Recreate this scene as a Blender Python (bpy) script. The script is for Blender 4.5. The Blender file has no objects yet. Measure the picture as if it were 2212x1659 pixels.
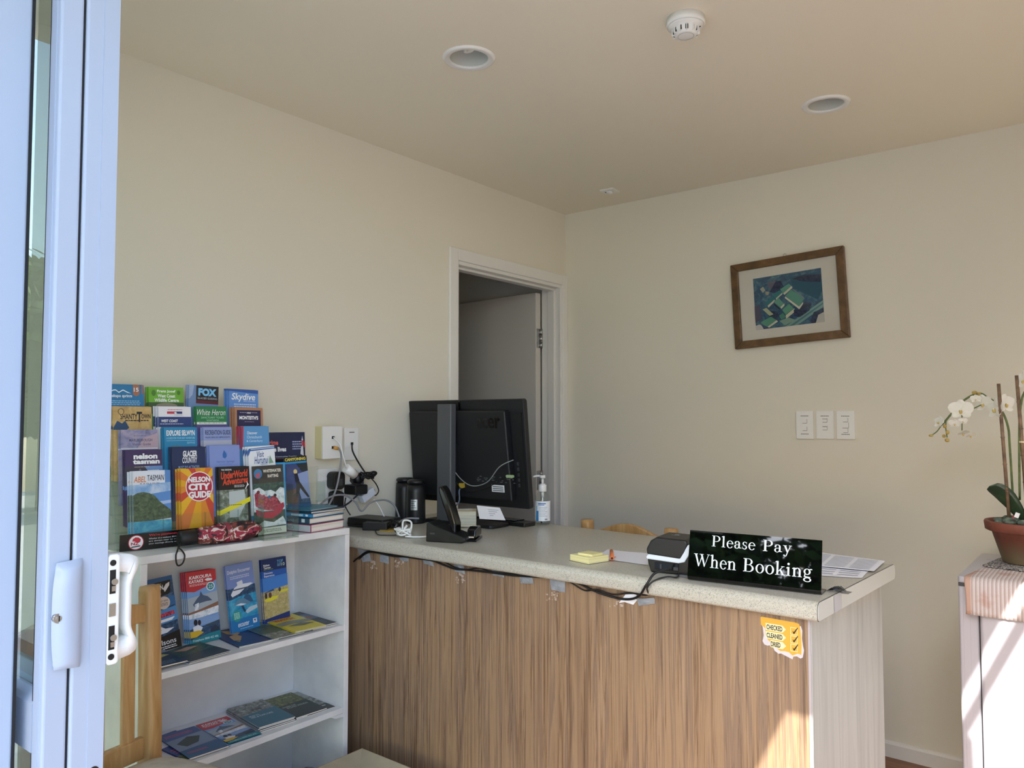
import bpy, bmesh, math, random
from math import sin, cos, pi, radians as R, tan
from mathutils import Vector as V, Matrix, Euler
SC = bpy.context.scene
COL = SC.collection

# ------------------------------------------------------------------ camera
F = 1661.0; CX, CY = 1106.0, 829.5
YAW, PITCH = R(38.5), R(2.6)
CAM = V((2.287, -3.33, 1.32))
cd = bpy.data.cameras.new('camera'); cam = bpy.data.objects.new('camera', cd); COL.objects.link(cam)
cd.sensor_width = 36; cd.lens = 36*F/2212; cd.clip_start = 0.02; cd.clip_end = 200
cam.location = CAM; cam.rotation_euler = (pi/2+PITCH, 0, YAW)
SC.camera = cam
_R = Euler((pi/2+PITCH, 0, YAW)).to_matrix()

# ------------------------------------------------------------------ sky, sun, exposure
SUN = V((.02, 1.0, -.788)).normalized()
w = bpy.data.worlds.new('sky'); SC.world = w; w.use_nodes = True
nt = w.node_tree; nt.nodes.clear()
sky = nt.nodes.new('ShaderNodeTexSky'); sky.sky_type = 'NISHITA'; sky.sun_disc = False
sky.sun_elevation = R(38); sky.sun_rotation = R(180); sky.altitude = 50; sky.air_density = 1.0; sky.dust_density = 1.2; sky.ozone_density = 1.0
# broken white cloud over the blue
tc = nt.nodes.new('ShaderNodeTexCoord'); cn = nt.nodes.new('ShaderNodeTexNoise'); cn.inputs['Scale'].default_value = 3.2; cn.inputs['Detail'].default_value = 6
cr = nt.nodes.new('ShaderNodeValToRGB'); cr.color_ramp.elements[0].position = .60; cr.color_ramp.elements[1].position = .78
mx = nt.nodes.new('ShaderNodeMixRGB'); mx.inputs[2].default_value = (2.0, 2.1, 2.25, 1)
bg = nt.nodes.new('ShaderNodeBackground'); bg.inputs['Strength'].default_value = 0.52
wo = nt.nodes.new('ShaderNodeOutputWorld')
nt.links.new(tc.outputs['Generated'], cn.inputs['Vector']); nt.links.new(cn.outputs['Fac'], cr.inputs['Fac'])
nt.links.new(cr.outputs['Color'], mx.inputs[0]); nt.links.new(sky.outputs['Color'], mx.inputs[1])
nt.links.new(mx.outputs['Color'], bg.inputs['Color']); nt.links.new(bg.outputs['Background'], wo.inputs['Surface'])
sl = bpy.data.lights.new('sun', 'SUN'); sl.energy = 7.0; sl.color = (1, .97, .91); sl.angle = R(.35)
so = bpy.data.objects.new('sun', sl); COL.objects.link(so); so.rotation_euler = SUN.to_track_quat('-Z', 'Y').to_euler(); so.location = (4, -4, 6)
SC.view_settings.view_transform = 'Standard'; SC.view_settings.look = 'None'
SC.view_settings.gamma = 1; SC.view_settings.use_curve_mapping = False
SC.view_settings.exposure = 0.82
try:
    SC.cycles.max_bounces = 12; SC.cycles.diffuse_bounces = 6; SC.cycles.transparent_max_bounces = 24
    SC.cycles.sample_clamp_indirect = 6
except Exception: pass

# ------------------------------------------------------------------ pixel -> place
def ray(px, py): return _R @ V(((px-CX)/F, (CY-py)/F, -1))
def on(px, py, p, n):
    d = ray(px, py); p = V(p); n = V(n); return CAM + d*((p-CAM).dot(n)/d.dot(n))
def on_x(px, py, x): return on(px, py, (x,0,0), (1,0,0))
def on_y(px, py, y): return on(px, py, (0,y,0), (0,1,0))
def on_z(px, py, z): return on(px, py, (0,0,z), (0,0,1))

# ------------------------------------------------------------------ materials
def lin(c):
    if isinstance(c, str):
        c = c.lstrip('#'); c = [int(c[i:i+2], 16)/255 for i in (0,2,4)]
    return tuple((x/12.92 if x <= .04045 else ((x+.055)/1.055)**2.4) for x in c) + (1,)
_M = {}
def pm(name, col, rough=.5, metal=0, **kw):
    if name in _M: return _M[name]
    m = bpy.data.materials.new(name); m.use_nodes = True; b = m.node_tree.nodes['Principled BSDF']
    b.inputs['Base Color'].default_value = lin(col); b.inputs['Roughness'].default_value = rough; b.inputs['Metallic'].default_value = metal
    for k, v in kw.items(): b.inputs[k].default_value = v
    _M[name] = m; return m
def ink(c, rough=.35): return pm('print_'+c.lstrip('#')+('' if rough == .35 else str(rough)), c, rough)
def nodes(m): return m.node_tree.nodes, m.node_tree.links, m.node_tree.nodes['Principled BSDF']
def mapped(m, scale, rot=(0,0,0)):
    N, L, b = nodes(m); t = N.new('ShaderNodeTexCoord'); mp = N.new('ShaderNodeMapping')
    mp.inputs['Scale'].default_value = scale; mp.inputs['Rotation'].default_value = rot
    L.new(t.outputs['Object'], mp.inputs['Vector']); return mp
def noise(m, mp, scale, detail=4, rough=.5, dist=0):
    N, L, b = nodes(m); n = N.new('ShaderNodeTexNoise'); n.inputs['Scale'].default_value = scale; n.inputs['Detail'].default_value = detail
    n.inputs['Roughness'].default_value = rough; n.inputs['Distortion'].default_value = dist
    L.new(mp.outputs[0], n.inputs['Vector']); return n.outputs['Fac']
def ramp(m, fac, stops, interp='LINEAR'):
    N, L, b = nodes(m); r = N.new('ShaderNodeValToRGB'); r.color_ramp.interpolation = interp; e = r.color_ramp.elements
    while len(e) < len(stops): e.new(.5)
    for i, (p, c) in enumerate(stops): e[i].position = p; e[i].color = lin(c) if not isinstance(c, tuple) or len(c) != 4 else c
    L.new(fac, r.inputs['Fac']); return r.outputs['Color']
def mixc(m, fac, a, b_, mode='MIX'):
    N, L, b = nodes(m); x = N.new('ShaderNodeMixRGB'); x.blend_type = mode
    for i, s in ((0, fac), (1, a), (2, b_)):
        if isinstance(s, (int, float)): x.inputs[i].default_value = s
        elif isinstance(s, (str, tuple)): x.inputs[i].default_value = lin(s)
        else: L.new(s, x.inputs[i])
    return x.outputs[0]
def setc(m, out): N, L, b = nodes(m); L.new(out, b.inputs['Base Color'])
def bump(m, fac, s=.1, d=.001):
    N, L, b = nodes(m); u = N.new('ShaderNodeBump'); u.inputs['Strength'].default_value = s; u.inputs['Distance'].default_value = d
    L.new(fac, u.inputs['Height']); L.new(u.outputs[0], b.inputs['Normal'])
def ramped(name, base, scale, stops, rough=.5, nscale=1, detail=4, nr=.5, dist=0, bmp=0, metal=0):
    if name in _M: return _M[name]
    m = pm(name, base, rough, metal); mp = mapped(m, scale); f = noise(m, mp, nscale, detail, nr, dist)
    setc(m, ramp(m, f, stops))
    if bmp: bump(m, f, bmp)
    return m
def clear(name, tint, refl=1.0, ior=1.45, rough=.02, alpha=0.0):
    if name in _M: return _M[name]
    m = bpy.data.materials.new(name); m.use_nodes = True; N = m.node_tree.nodes; L = m.node_tree.links; N.clear()
    o = N.new('ShaderNodeOutputMaterial'); t = N.new('ShaderNodeBsdfTransparent'); t.inputs[0].default_value = lin(tint)
    g = N.new('ShaderNodeBsdfGlossy'); g.inputs['Roughness'].default_value = rough; g.inputs[0].default_value = (refl,)*3+(1,)
    fr = N.new('ShaderNodeFresnel'); fr.inputs[0].default_value = ior
    gm = N.new('ShaderNodeNewGeometry'); iv = N.new('ShaderNodeMath'); iv.operation = 'SUBTRACT'; iv.inputs[0].default_value = 1; L.new(gm.outputs['Backfacing'], iv.inputs[1])
    ml = N.new('ShaderNodeMath'); ml.operation = 'MULTIPLY'; L.new(iv.outputs[0], ml.inputs[0]); L.new(fr.outputs[0], ml.inputs[1])   # only the outer surface reflects
    x = N.new('ShaderNodeMixShader'); L.new(ml.outputs[0], x.inputs[0]); L.new(t.outputs[0], x.inputs[1]); L.new(g.outputs[0], x.inputs[2])
    L.new(x.outputs[0], o.inputs[0]); _M[name] = m; return m

WALL = pm('cream wall paint', '#dfdacb', .75); mp = mapped(WALL, (1,1,1)); bump(WALL, noise(WALL, mp, 260, 2), .05)
CEIL = pm('cream ceiling paint', '#e9e2d0', .8); mp = mapped(CEIL, (1,1,1)); bump(CEIL, noise(CEIL, mp, 200, 2), .05)
GLOSSW = pm('white gloss trim paint', '#e2e0dc', .35)
DOORW = pm('painted door leaf', '#cfcbc4', .5)
ALU = pm('white powder coated aluminium', '#a9b5c9', .32); 
BLACKR = pm('black rubber seal', '#0b0b0d', .6)
FLOORM = pm('orange brown laminate floor', '#b26a3e', .38)
mp = mapped(FLOORM, (1.2, 9, 1)); setc(FLOORM, ramp(FLOORM, noise(FLOORM, mp, 4, 6, .6, .8), [(.3,'#6b452c'),(.5,'#85593c'),(.7,'#9a6d4c')]))
DECK = ramped('pale concrete paving', '#c9c3b8', (1,1,1), [(.3,'#b2b0ab'),(.7,'#c4c2bd')], .85, 6, 5)
GRASS = ramped('grass lawn', '#5f7a3a', (1,1,1), [(.3,'#4d6a2e'),(.7,'#7b9150')], .9, 9, 5)
SHELFW = ramped('white painted shelf board', '#dcdcdc', (1,1,1), [(.35,'#d6d6d6'),(.65,'#e2e2e0')], .45, 14, 4, bmp=.05)
def wood_light():
    if 'varnished light wood' in _M: return _M['varnished light wood']
    m = pm('varnished light wood', '#c39a62', .38); mp = mapped(m, (14, 14, 1.6))
    setc(m, ramp(m, noise(m, mp, 3, 6, .6, .6), [(.3,'#a47c49'),(.5,'#b98f5b'),(.72,'#cba878')])); return m
WOODL = wood_light()
BLK = pm('matt black plastic', '#101114', .42); BLK2 = pm('glossy black plastic', '#08090b', .12); DGREY = pm('dark grey plastic', '#3a3c40', .4)
WPL = pm('white plastic', '#e9e9e6', .3); CHROME = pm('brushed steel', '#b9b9ba', .28, 1)
PAPER = pm('white paper', '#e9e9ee', .7); PAGES = ramped('page edges', '#e4ddd0', (1,1,400), [(.4,'#cfc8ba'),(.6,'#efe9df')], .8, 1, 2)
GREYTAPE = ramped('grey cloth tape', '#8b8f94', (1,1,1), [(.3,'#83878c'),(.7,'#9a9ea2')], .42, 60, 3, bmp=.2)
GLASS = clear('door glass', '#f0f5f2', 1.0, 1.5, .0); ACRY = clear('clear acrylic', '#fafcfb', .9, 1.40, .03); ACRY2 = clear('clear acrylic edge', '#edf4f2', .9, 1.5, .05)

# ------------------------------------------------------------------ mesh builder
_T = {}
def text2d(s, bold=0.0, shear=0.0):
    k = (s, bold, shear)
    if k in _T: return _T[k]
    c = bpy.data.curves.new('t', 'FONT'); c.body = s; c.offset = bold; c.shear = shear; c.resolution_u = 3; c.fill_mode = 'FRONT'
    o = bpy.data.objects.new('t', c); COL.objects.link(o); dg = bpy.context.evaluated_depsgraph_get(); me = o.evaluated_get(dg).to_mesh()
    vs = [(v.co.x, v.co.y) for v in me.vertices]; fs = [tuple(p.vertices) for p in me.polygons]
    o.evaluated_get(dg).to_mesh_clear(); bpy.data.objects.remove(o); bpy.data.curves.remove(c)
    x0 = min(v[0] for v in vs); x1 = max(v[0] for v in vs); y0 = min(v[1] for v in vs); y1 = max(v[1] for v in vs)
    vs = [((x-x0)/max(x1-x0,1e-6), (y-y0)/max(y1-y0,1e-6)) for x, y in vs]
    _T[k] = (vs, fs, (x1-x0)/max(y1-y0,1e-6)); return _T[k]

class MB:
    def __init__(s): s.v = []; s.f = []; s.m = []; s.mats = []; s.sm = []
    def mi(s, m):
        if m not in s.mats: s.mats.append(m)
        return s.mats.index(m)
    def add(s, vs, fs, m, M=None, smooth=False):
        b = len(s.v); i = s.mi(m)
        s.v += [tuple(M @ V(v)) if M is not None else tuple(v) for v in vs]
        for f in fs: s.f.append(tuple(b+k for k in f)); s.m.append(i); s.sm.append(smooth)
        return s
    def box(s, x0, y0, z0, x1, y1, z1, m, M=None):
        x0, x1 = sorted((x0,x1)); y0, y1 = sorted((y0,y1)); z0, z1 = sorted((z0,z1))
        vs = [(x,y,z) for z in (z0,z1) for y in (y0,y1) for x in (x0,x1)]
        return s.add(vs, [(0,2,3,1),(4,5,7,6),(0,1,5,4),(2,6,7,3),(0,4,6,2),(1,3,7,5)], m, M)
    def prism(s, pts, a0, a1, m, axis='z', M=None, smooth=False):
        # pts 2D outline; extruded along axis from a0 to a1
        n = len(pts)
        def P(p, a): return {'z':(p[0],p[1],a), 'x':(a,p[0],p[1]), 'y':(p[0],a,p[1])}[axis]
        vs = [P(p,a0) for p in pts]+[P(p,a1) for p in pts]
        fs = [(i,(i+1)%n,n+(i+1)%n,n+i) for i in range(n)]
        i0 = len(s.f); s.add(vs, fs, m, M, smooth); b = len(s.v)-2*n; k = s.mi(m)
        s.f.append(tuple(b+i for i in reversed(range(n)))); s.m.append(k); s.sm.append(False)
        s.f.append(tuple(b+n+i for i in range(n))); s.m.append(k); s.sm.append(False)
        return s
    def lathe(s, prof, m, seg=28, M=None, cap=True, smooth=True):
        vs = []; fs = []; n = len(prof)
        for j in range(seg):
            a = 2*pi*j/seg
            for r, z in prof: vs.append((r*cos(a), r*sin(a), z))
        for j in range(seg):
            k = (j+1)%seg
            for i in range(n-1): fs.append((j*n+i, k*n+i, k*n+i+1, j*n+i+1))
        s.add(vs, fs, m, M, smooth)
        if cap:
            b = len(s.v)-seg*n; q = s.mi(m)
            for i, rev in ((0, True), (n-1, False)):
                if prof[i][0] > 1e-5:
                    l = [b+j*n+i for j in range(seg)]
                    s.f.append(tuple(reversed(l)) if rev else tuple(l)); s.m.append(q); s.sm.append(False)
        return s
    def cyl(s, p, q, r, m, seg=16, r2=None):
        p = V(p); q = V(q); d = q-p; M = Matrix.Translation(p) @ d.to_track_quat('Z','Y').to_matrix().to_4x4()
        return s.lathe([(r,0),(r if r2 is None else r2, d.length)], m, seg, M)
    def tube(s, pts, r, m, seg=8, sub=5, flat=None):
        P = [V(p) for p in pts]
        if sub > 1 and len(P) > 2:
            Q = []
            for i in range(len(P)-1):
                a = P[max(i-1,0)]; b = P[i]; c = P[i+1]; d = P[min(i+2,len(P)-1)]
                for k in range(sub):
                    t = k/sub; Q.append(.5*((2*b)+(c-a)*t+(2*a-5*b+4*c-d)*t*t+(3*b-a-3*c+d)*t**3))
            Q.append(P[-1]); P = Q
        vs = []; fs = []; up = V((0,0,1)); pn = None
        for i, p in enumerate(P):
            d = (P[min(i+1,len(P)-1)]-P[max(i-1,0)])
            d = d.normalized() if d.length > 1e-9 else V((0,0,1))
            if pn is None: n = d.cross(up) if abs(d.dot(up)) < .95 else d.cross(V((1,0,0)))
            else: n = pn - d*pn.dot(d)
            n.normalize(); pn = n; b = d.cross(n)
            rr = r if not callable(r) else r(i/(len(P)-1))
            for k in range(seg):
                a = 2*pi*k/seg; vs.append(p + n*cos(a)*rr + b*sin(a)*rr*(flat or 1))
        L = len(P)
        for i in range(L-1):
            for k in range(seg): fs.append((i*seg+k, i*seg+(k+1)%seg, (i+1)*seg+(k+1)%seg, (i+1)*seg+k))
        fs.append(tuple(reversed(range(seg)))); fs.append(tuple((L-1)*seg+k for k in range(seg)))
        return s.add(vs, fs, m, None, True)
    def ell(s, c, r, m, seg=14, M=None):
        c = V(c); r = (r,)*3 if isinstance(r, (int,float)) else r; vs = []; fs = []; h = seg//2
        for i in range(h+1):
            t = pi*i/h
            for j in range(seg): a = 2*pi*j/seg; vs.append((c[0]+r[0]*sin(t)*cos(a), c[1]+r[1]*sin(t)*sin(a), c[2]-r[2]*cos(t)))
        for i in range(h):
            for j in range(seg): k = (j+1)%seg; fs.append((i*seg+j, i*seg+k, (i+1)*seg+k, (i+1)*seg+j))
        return s.add(vs, fs, m, M, True)
    def rbox(s, x0, y0, z0, x1, y1, z1, r, m, M=None, seg=4, axis='z'):
        # box with rounded outline in the plane perpendicular to axis
        A = {'z':(x0,x1,y0,y1,z0,z1), 'x':(y0,y1,z0,z1,x0,x1), 'y':(x0,x1,z0,z1,y0,y1)}[axis]
        a0, a1, b0, b1, c0, c1 = A; pts = []
        for (cx, cy, st) in ((a1-r,b1-r,0),(a0+r,b1-r,90),(a0+r,b0+r,180),(a1-r,b0+r,270)):
            for k in range(seg+1): t = R(st+90*k/seg); pts.append((cx+r*cos(t), cy+r*sin(t)))
        return s.prism(pts, c0, c1, m, axis, M)
    def text(s, t, x0, y0, x1, y1, m, M=None, bold=0., shear=0., z=0., fit=True):
        # lettering in the box x0..x1, y0..y1 of the local XY plane
        vs, fs, asp = text2d(t, bold, shear)
        if not fit:
            h = y1-y0; wd = h*asp; xm = (x0+x1)/2; x0, x1 = xm-wd/2, xm+wd/2
        return s.add([(x0+(x1-x0)*a, y0+(y1-y0)*b, z) for a, b in vs], fs, m, M)
    def build(s, name, parent=None, label=None, cat=None, group=None, kind=None, bevel=0, seg=2, angle=35, loc=None, rot=None):
        me = bpy.data.meshes.new(name); me.from_pydata([tuple(v) for v in s.v], [], s.f)
        for m in s.mats: me.materials.append(m)
        me.polygons.foreach_set('material_index', s.m); me.polygons.foreach_set('use_smooth', s.sm)
        me.update()
        bm = bmesh.new(); bm.from_mesh(me)
        if name != 'glass': bmesh.ops.recalc_face_normals(bm, faces=[f for f in bm.faces]) if not getattr(s, 'keep', False) else None
        bm.to_mesh(me); bm.free()
        o = bpy.data.objects.new(name, me); COL.objects.link(o)
        if parent is not None: o.parent = parent
        if loc is not None: o.location = loc
        if rot is not None: o.rotation_euler = rot
        if bevel:
            b = o.modifiers.new('bevel', 'BEVEL'); b.width = bevel; b.segments = seg; b.limit_method = 'ANGLE'; b.angle_limit = R(angle); b.harden_normals = False
        tag(o, label, cat, group, kind); return o

def tag(o, label=None, cat=None, group=None, kind=None):
    if label: o['label'] = label
    if cat: o['category'] = cat
    if group: o['group'] = group
    if kind: o['kind'] = kind
    return o
def empty(name, loc, label, cat, rotz=0, group=None, kind=None, rot=None):
    o = bpy.data.objects.new(name, None); COL.objects.link(o); o.location = loc
    o.rotation_euler = rot if rot else (0,0,rotz); o.empty_display_size = .05
    return tag(o, label, cat, group, kind)
def copy_tree(o, parent=None):
    c = o.copy(); COL.objects.link(c); c.parent = parent
    for ch in [x for x in bpy.data.objects if x.parent == o]: copy_tree(ch, c)
    return c
def TX(loc, rz=0, rx=0, ry=0): return Matrix.Translation(V(loc)) @ Euler((rx, ry, rz)).to_matrix().to_4x4()
# ================================================================== ROOM
H = 2.40
# roof edge, unseen and shaped for the sunlight: the plane in which sun rays graze it gives the slanted light edges on fridge and counter
_pc, _pf = V((1.602,-1.575,.504)), V((1.913,-.675,.410))
_n = (_pf-_pc).cross(SUN)
def edge_x(y, z=H): return _pc.x - (_n.y*(y-_pc.y) + _n.z*(z-_pc.z))/_n.x
MB().box(-.3,-2.96,-.05,3.6,0.0,0,FLOORM).build('floor', kind='structure', label='orange brown wood laminate floor of the office', cat='floor')
MB().box(-14,-22,-.12,14,-2.96,-.052,DECK).build('paving', kind='structure', label='pale concrete paving outside the sliding door', cat='paving')
MB().box(3.6,-2.96,-.12,14,6,-.052,GRASS).build('lawn', kind='structure', label='green lawn outside to the right of the office', cat='lawn')
# left wall with doorway
YD0, YD1, ZD = -.848, -.045, 2.018
m = MB()
m.box(-.11,-2.96,0,0,YD0-.012,H,WALL); m.box(-.11,YD0-.012,ZD+.012,0,YD1+.012,H,WALL); m.box(-.11,YD1+.012,0,0,.0,H,WALL)
m.build('wall_left', kind='structure')
MB().box(-2.6,0,0,3.3,.1,H+.0,WALL).build('wall_back', kind='structure')
m = MB(); m.prism([(0,0),(-.012,0),(-.012,.05),(-.007,.058),(0,.06)], 0.02, 3.3, GLOSSW, axis='x'); m.build('baseboard_back', kind='structure')
# ceiling slab with two round holes for the downlights
DL = [on_z(1013,125,H), on_z(1784,225,H)]
def plate(name, outer, holes, z0, z1, mat, **kw):
    c = bpy.data.curves.new(name, 'CURVE'); c.dimensions = '2D'; c.fill_mode = 'BOTH'
    for loop in [outer]+holes:
        sp = c.splines.new('POLY'); sp.points.add(len(loop)-1); sp.use_cyclic_u = True
        for i, (x, y) in enumerate(loop): sp.points[i].co = (x, y, 0, 1)
    c.extrude = abs(z1-z0)/2
    o = bpy.data.objects.new(name, c); COL.objects.link(o); dg = bpy.context.evaluated_depsgraph_get()
    me = bpy.data.meshes.new_from_object(o.evaluated_get(dg)); bpy.data.objects.remove(o); bpy.data.curves.remove(c)
    me.transform(Matrix.Translation((0,0,(z0+z1)/2))); me.materials.clear(); me.materials.append(mat)
    o = bpy.data.objects.new(name, me); COL.objects.link(o); return tag(o, **kw)
circ = lambda c, r, n=40: [(c.x+r*cos(2*pi*k/n), c.y+r*sin(2*pi*k/n)) for k in range(n)]
YE = -6.6
plate('ceiling', [(-.11,0),(edge_x(0)-.068,0),(edge_x(-3.5)-.068,-3.5),(edge_x(-3.5),-3.5),(edge_x(YE),YE),(-.11,YE)], [circ(d,.062) for d in DL], H, H+.14, CEIL, kind='structure')
# unseen bar and plate by the roof edge, added to block some sun
m = MB(); 
for (o0, o1) in ((-.035,.0),):
    m.add([(edge_x(0)+o0,0,H-.0),(edge_x(0)+o1,0,H),(edge_x(YE)+o1,YE,H),(edge_x(YE)+o0,YE,H),(edge_x(0)+o0,0,H+.008),(edge_x(0)+o1,0,H+.008),(edge_x(YE)+o1,YE,H+.008),(edge_x(YE)+o0,YE,H+.008)],
      [(0,3,2,1),(4,5,6,7),(0,1,5,4),(1,2,6,5),(2,3,7,6),(3,0,4,7)], ALU)
m.box(1.50,-3.78,H,1.86,-3.30,H+.05,ALU)
m.build('sun_blocker', kind='structure')
MB().box(2.72,-2.96,0,2.82,0,2.4,WALL).build('wall_right', kind='structure')  # unseen wall, added to hold back light from the right
# front wall beside the sliding door
m = MB(); m.box(-.11,-2.96,0,.0,-2.87,H,WALL); m.build('wall_front', kind='structure')
# room behind the doorway
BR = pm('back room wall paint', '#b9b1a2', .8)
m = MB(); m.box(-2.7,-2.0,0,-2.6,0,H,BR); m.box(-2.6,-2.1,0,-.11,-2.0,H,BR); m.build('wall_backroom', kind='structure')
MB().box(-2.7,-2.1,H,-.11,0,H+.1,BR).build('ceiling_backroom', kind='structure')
MB().box(-2.7,-2.1,-.05,-.3,0,0,FLOORM).build('floor_backroom', kind='structure')
# door frame: casing, jamb, stop
cw, ct = .054, .014
m = MB()
def casing(m):
    m.box(0,YD0-cw,0,ct,YD0,ZD+cw,GLOSSW); m.box(0,YD1,0,ct,-.001,ZD+cw,GLOSSW); m.box(0,YD0,ZD,ct,YD1,ZD+cw,GLOSSW)
fr = bpy.data.objects.new('trim_2', None); COL.objects.link(fr); tag(fr, 'white painted frame around the doorway in the left wall', 'door frame', kind='structure')
casing(m); m.build('casing', fr, bevel=.004)
m = MB()
m.box(-.115,YD0-.011,0,.004,YD0+.012,ZD+.011,GLOSSW); m.box(-.115,YD1-.012,0,.004,YD1+.011,ZD+.011,GLOSSW); m.box(-.115,YD0+.012,ZD-.016,.004,YD1-.012,ZD+.011,GLOSSW)
m.build('jamb', fr, bevel=.002)
m = MB()
m.box(-.068,YD0+.0122,0,-.028,YD0+.024,ZD-.028,GLOSSW); m.box(-.068,YD1-.024,0,-.028,YD1-.0122,ZD-.028,GLOSSW); m.box(-.068,YD0+.0122,ZD-.028,-.028,YD1-.0122,ZD-.0162,GLOSSW)
m.build('door_stop', fr, bevel=.0015)
# door leaf, opened into the back room
dl = empty('door_1', (-.118, -.062, 0), 'white interior door standing open beyond the doorway', 'door', rotz=R(-4), kind='structure')
MB().box(-.76,-.040,.008,0,-.002,1.985,DOORW).build('leaf', dl, bevel=.002)
for z in (1.745, 1.0, .2):
    m = MB(); m.cyl((.0065,-.003,z-.05),(.0065,-.003,z+.05),.0065,CHROME,12)
    for k in range(3): m.cyl((.0065,-.003,z-.05+.034*k),(.0065,-.003,z-.021+.034*k),.0072,CHROME,12)
    m.box(.0005,-.034,z-.05,.0018,-.002,z+.05,CHROME); m.build('hinge', dl)

# ------------------------------------------------------------------ sliding doors at the left of the opening
def slider(name, x1, yf, yb, stile, ztop, rails, label, wd=1.2):
    o = empty(name, (0,0,0), label, 'door', kind='structure'); fw = x1-stile
    m = MB(); m.rbox(x1-stile,yf,.02,x1,yb,ztop,.004,ALU,seg=3); m.box(x1-stile+.008,yf-.0012,.03,x1-.012,yf+.001,ztop-.02,ALU)
    for z in (.78,): yh = -2.7865 if name == 'door_2' else (yf+yb)/2; m.cyl((x1-.001,yh,z),(x1+.0018,yh,z),.0078,BLACKR,20)
    if name == 'door_2': m.box(x1-.01,-2.797,.03,x1+.0012,yb-.001,ztop-.02,ALU)
    m.build('stile', o)
    MB().rbox(x1-wd,yf,.02,x1-wd+stile,yb,ztop,.004,ALU,seg=3).build('stile', o)
    for z0, z1 in rails:
        m = MB(); m.prism([(yf,z0),(yb,z0),(yb,z1),((yf+yb)/2,z1+.012),(yf+.006,z1+.003),(yf,z1-.004)], x1-wd+stile, x1-stile, ALU, axis='x'); m.build('rail', o)
    zs = sorted(rails)
    for a, b in zip(zs[:-1], zs[1:]):
        g = MB(); g.box(x1-wd+stile-.004,(yf+yb)/2-.002,a[1],x1-stile+.004,(yf+yb)/2+.002,b[0],GLASS); g.build('pane', o)
        s_ = MB(); s_.box(x1-stile-.005,yf+.002,a[1],x1-stile-.0005,yb-.002,b[0],BLACKR); s_.build('seal', o)
    return o
RL = [(.02,.12),(.82,.895),(2.24,2.30)]
dB = slider('door_2', 1.034, -2.8225, -2.772, .075, 2.30, RL, 'white aluminium sliding door panel with inside handle, inner track')
dA = slider('door_3', 1.030, -2.859, -2.825, .039, 2.30, RL, 'white aluminium sliding door panel nearest the outdoors')
MB().box(.995,-2.8248,.02,1.0285,-2.8227,2.3,BLACKR).build('brush_seal', dA)
m = MB(); m.rbox(.80,-3.02,0,.972,-2.877,2.36,.004,ALU,seg=3); m.build('trim_3', kind='structure')
m = MB(); m.box(.9722,-2.8785,0,.974,-2.8745,2.36,BLACKR); m.build('trim_4', kind='structure')
# top track and sill
MB().box(-.11,-2.96,2.301,1.05,-2.76,2.4,ALU).build('trim_5', kind='structure')
MB().box(0,-2.96,0,1.9,-2.76,.019,ALU).build('trim_6', kind='structure')
# outside handle on panel door_2 (stands out over the other panel)
hz0, hz1 = on_x(150,1448,1.04).z, on_x(150,1210,1.04).z
def pull(name, y0, out, x, parent, sgn):
    m = MB(); n = 22; vs = []; fs = []
    zc, hh = (hz0+hz1)/2, (hz1-hz0)/2
    prof = []
    for i in range(n+1):
        t = i/n; z = zc-hh+2*hh*t; e = min(t, 1-t)
        b = out*(1-(1-min(e/.12,1))**2)**.5 if e < .12 else out
        b *= 1-.13*sin(pi*t); prof.append((z, b))
    return prof
hy0, hy1 = on_x(116,1330,1.045).y, on_x(176,1330,1.036).y; zc, hh = (hz0+hz1)/2, (hz1-hz0)/2
m = MB(); vs = []; n = 26; kk = 10
for i in range(n+1):
    t = -1+2*i/n; e = (1-abs(t)**7)**.5 if abs(t) < 1 else 0
    for k in range(kk+1):
        u = k/kk; wv = sin(pi*min(max(u,0),1))
        yy = hy0+(hy1-hy0)*u + .006*abs(t)**3*(1-u); out = (.003+.015*wv**.5*(1-.25*(1-t*t)*u))*e
        vs.append((1.0342+out, yy, zc+hh*t*(1-.04*(1-u))))
fs = [(i*(kk+1)+k, i*(kk+1)+k+1, (i+1)*(kk+1)+k+1, (i+1)*(kk+1)+k) for i in range(n) for k in range(kk)]
m.add(vs, fs, ALU, smooth=True); m.rbox(1.0302,hy0+.006,zc-hh*.94,1.0365,hy1-.001,zc+hh*.94,.006,ALU,axis='x')
ho = m.build('outside_handle', dB)
m = MB(); kz = on_x(118,1337,1.045).z; ky = hy0+.006; m.cyl((1.040,ky,kz),(1.0470,ky,kz),.0072,CHROME,20); m.cyl((1.0470,ky,kz),(1.0492,ky,kz),.0040,CHROME,16); m.box(1.0488,ky-.0008,kz-.004,1.0496,ky+.0008,kz+.004,BLACKR); m.build('keyhole', ho)
# inside handle with the lock edge
iz0, iz1 = on_x(250,1435,1.034).z, on_x(250,1197,1.034).z; hc = (iz0+iz1)/2
ih = MB(); x0, x1 = .972, 1.0335
ih.rbox(x0,-2.7715,iz0,x1,-2.752,iz1,.006,WPL,seg=4,axis='x')
ihp = ih.build('inside_handle', dB, bevel=.003)
pts = []
N = 40
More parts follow.
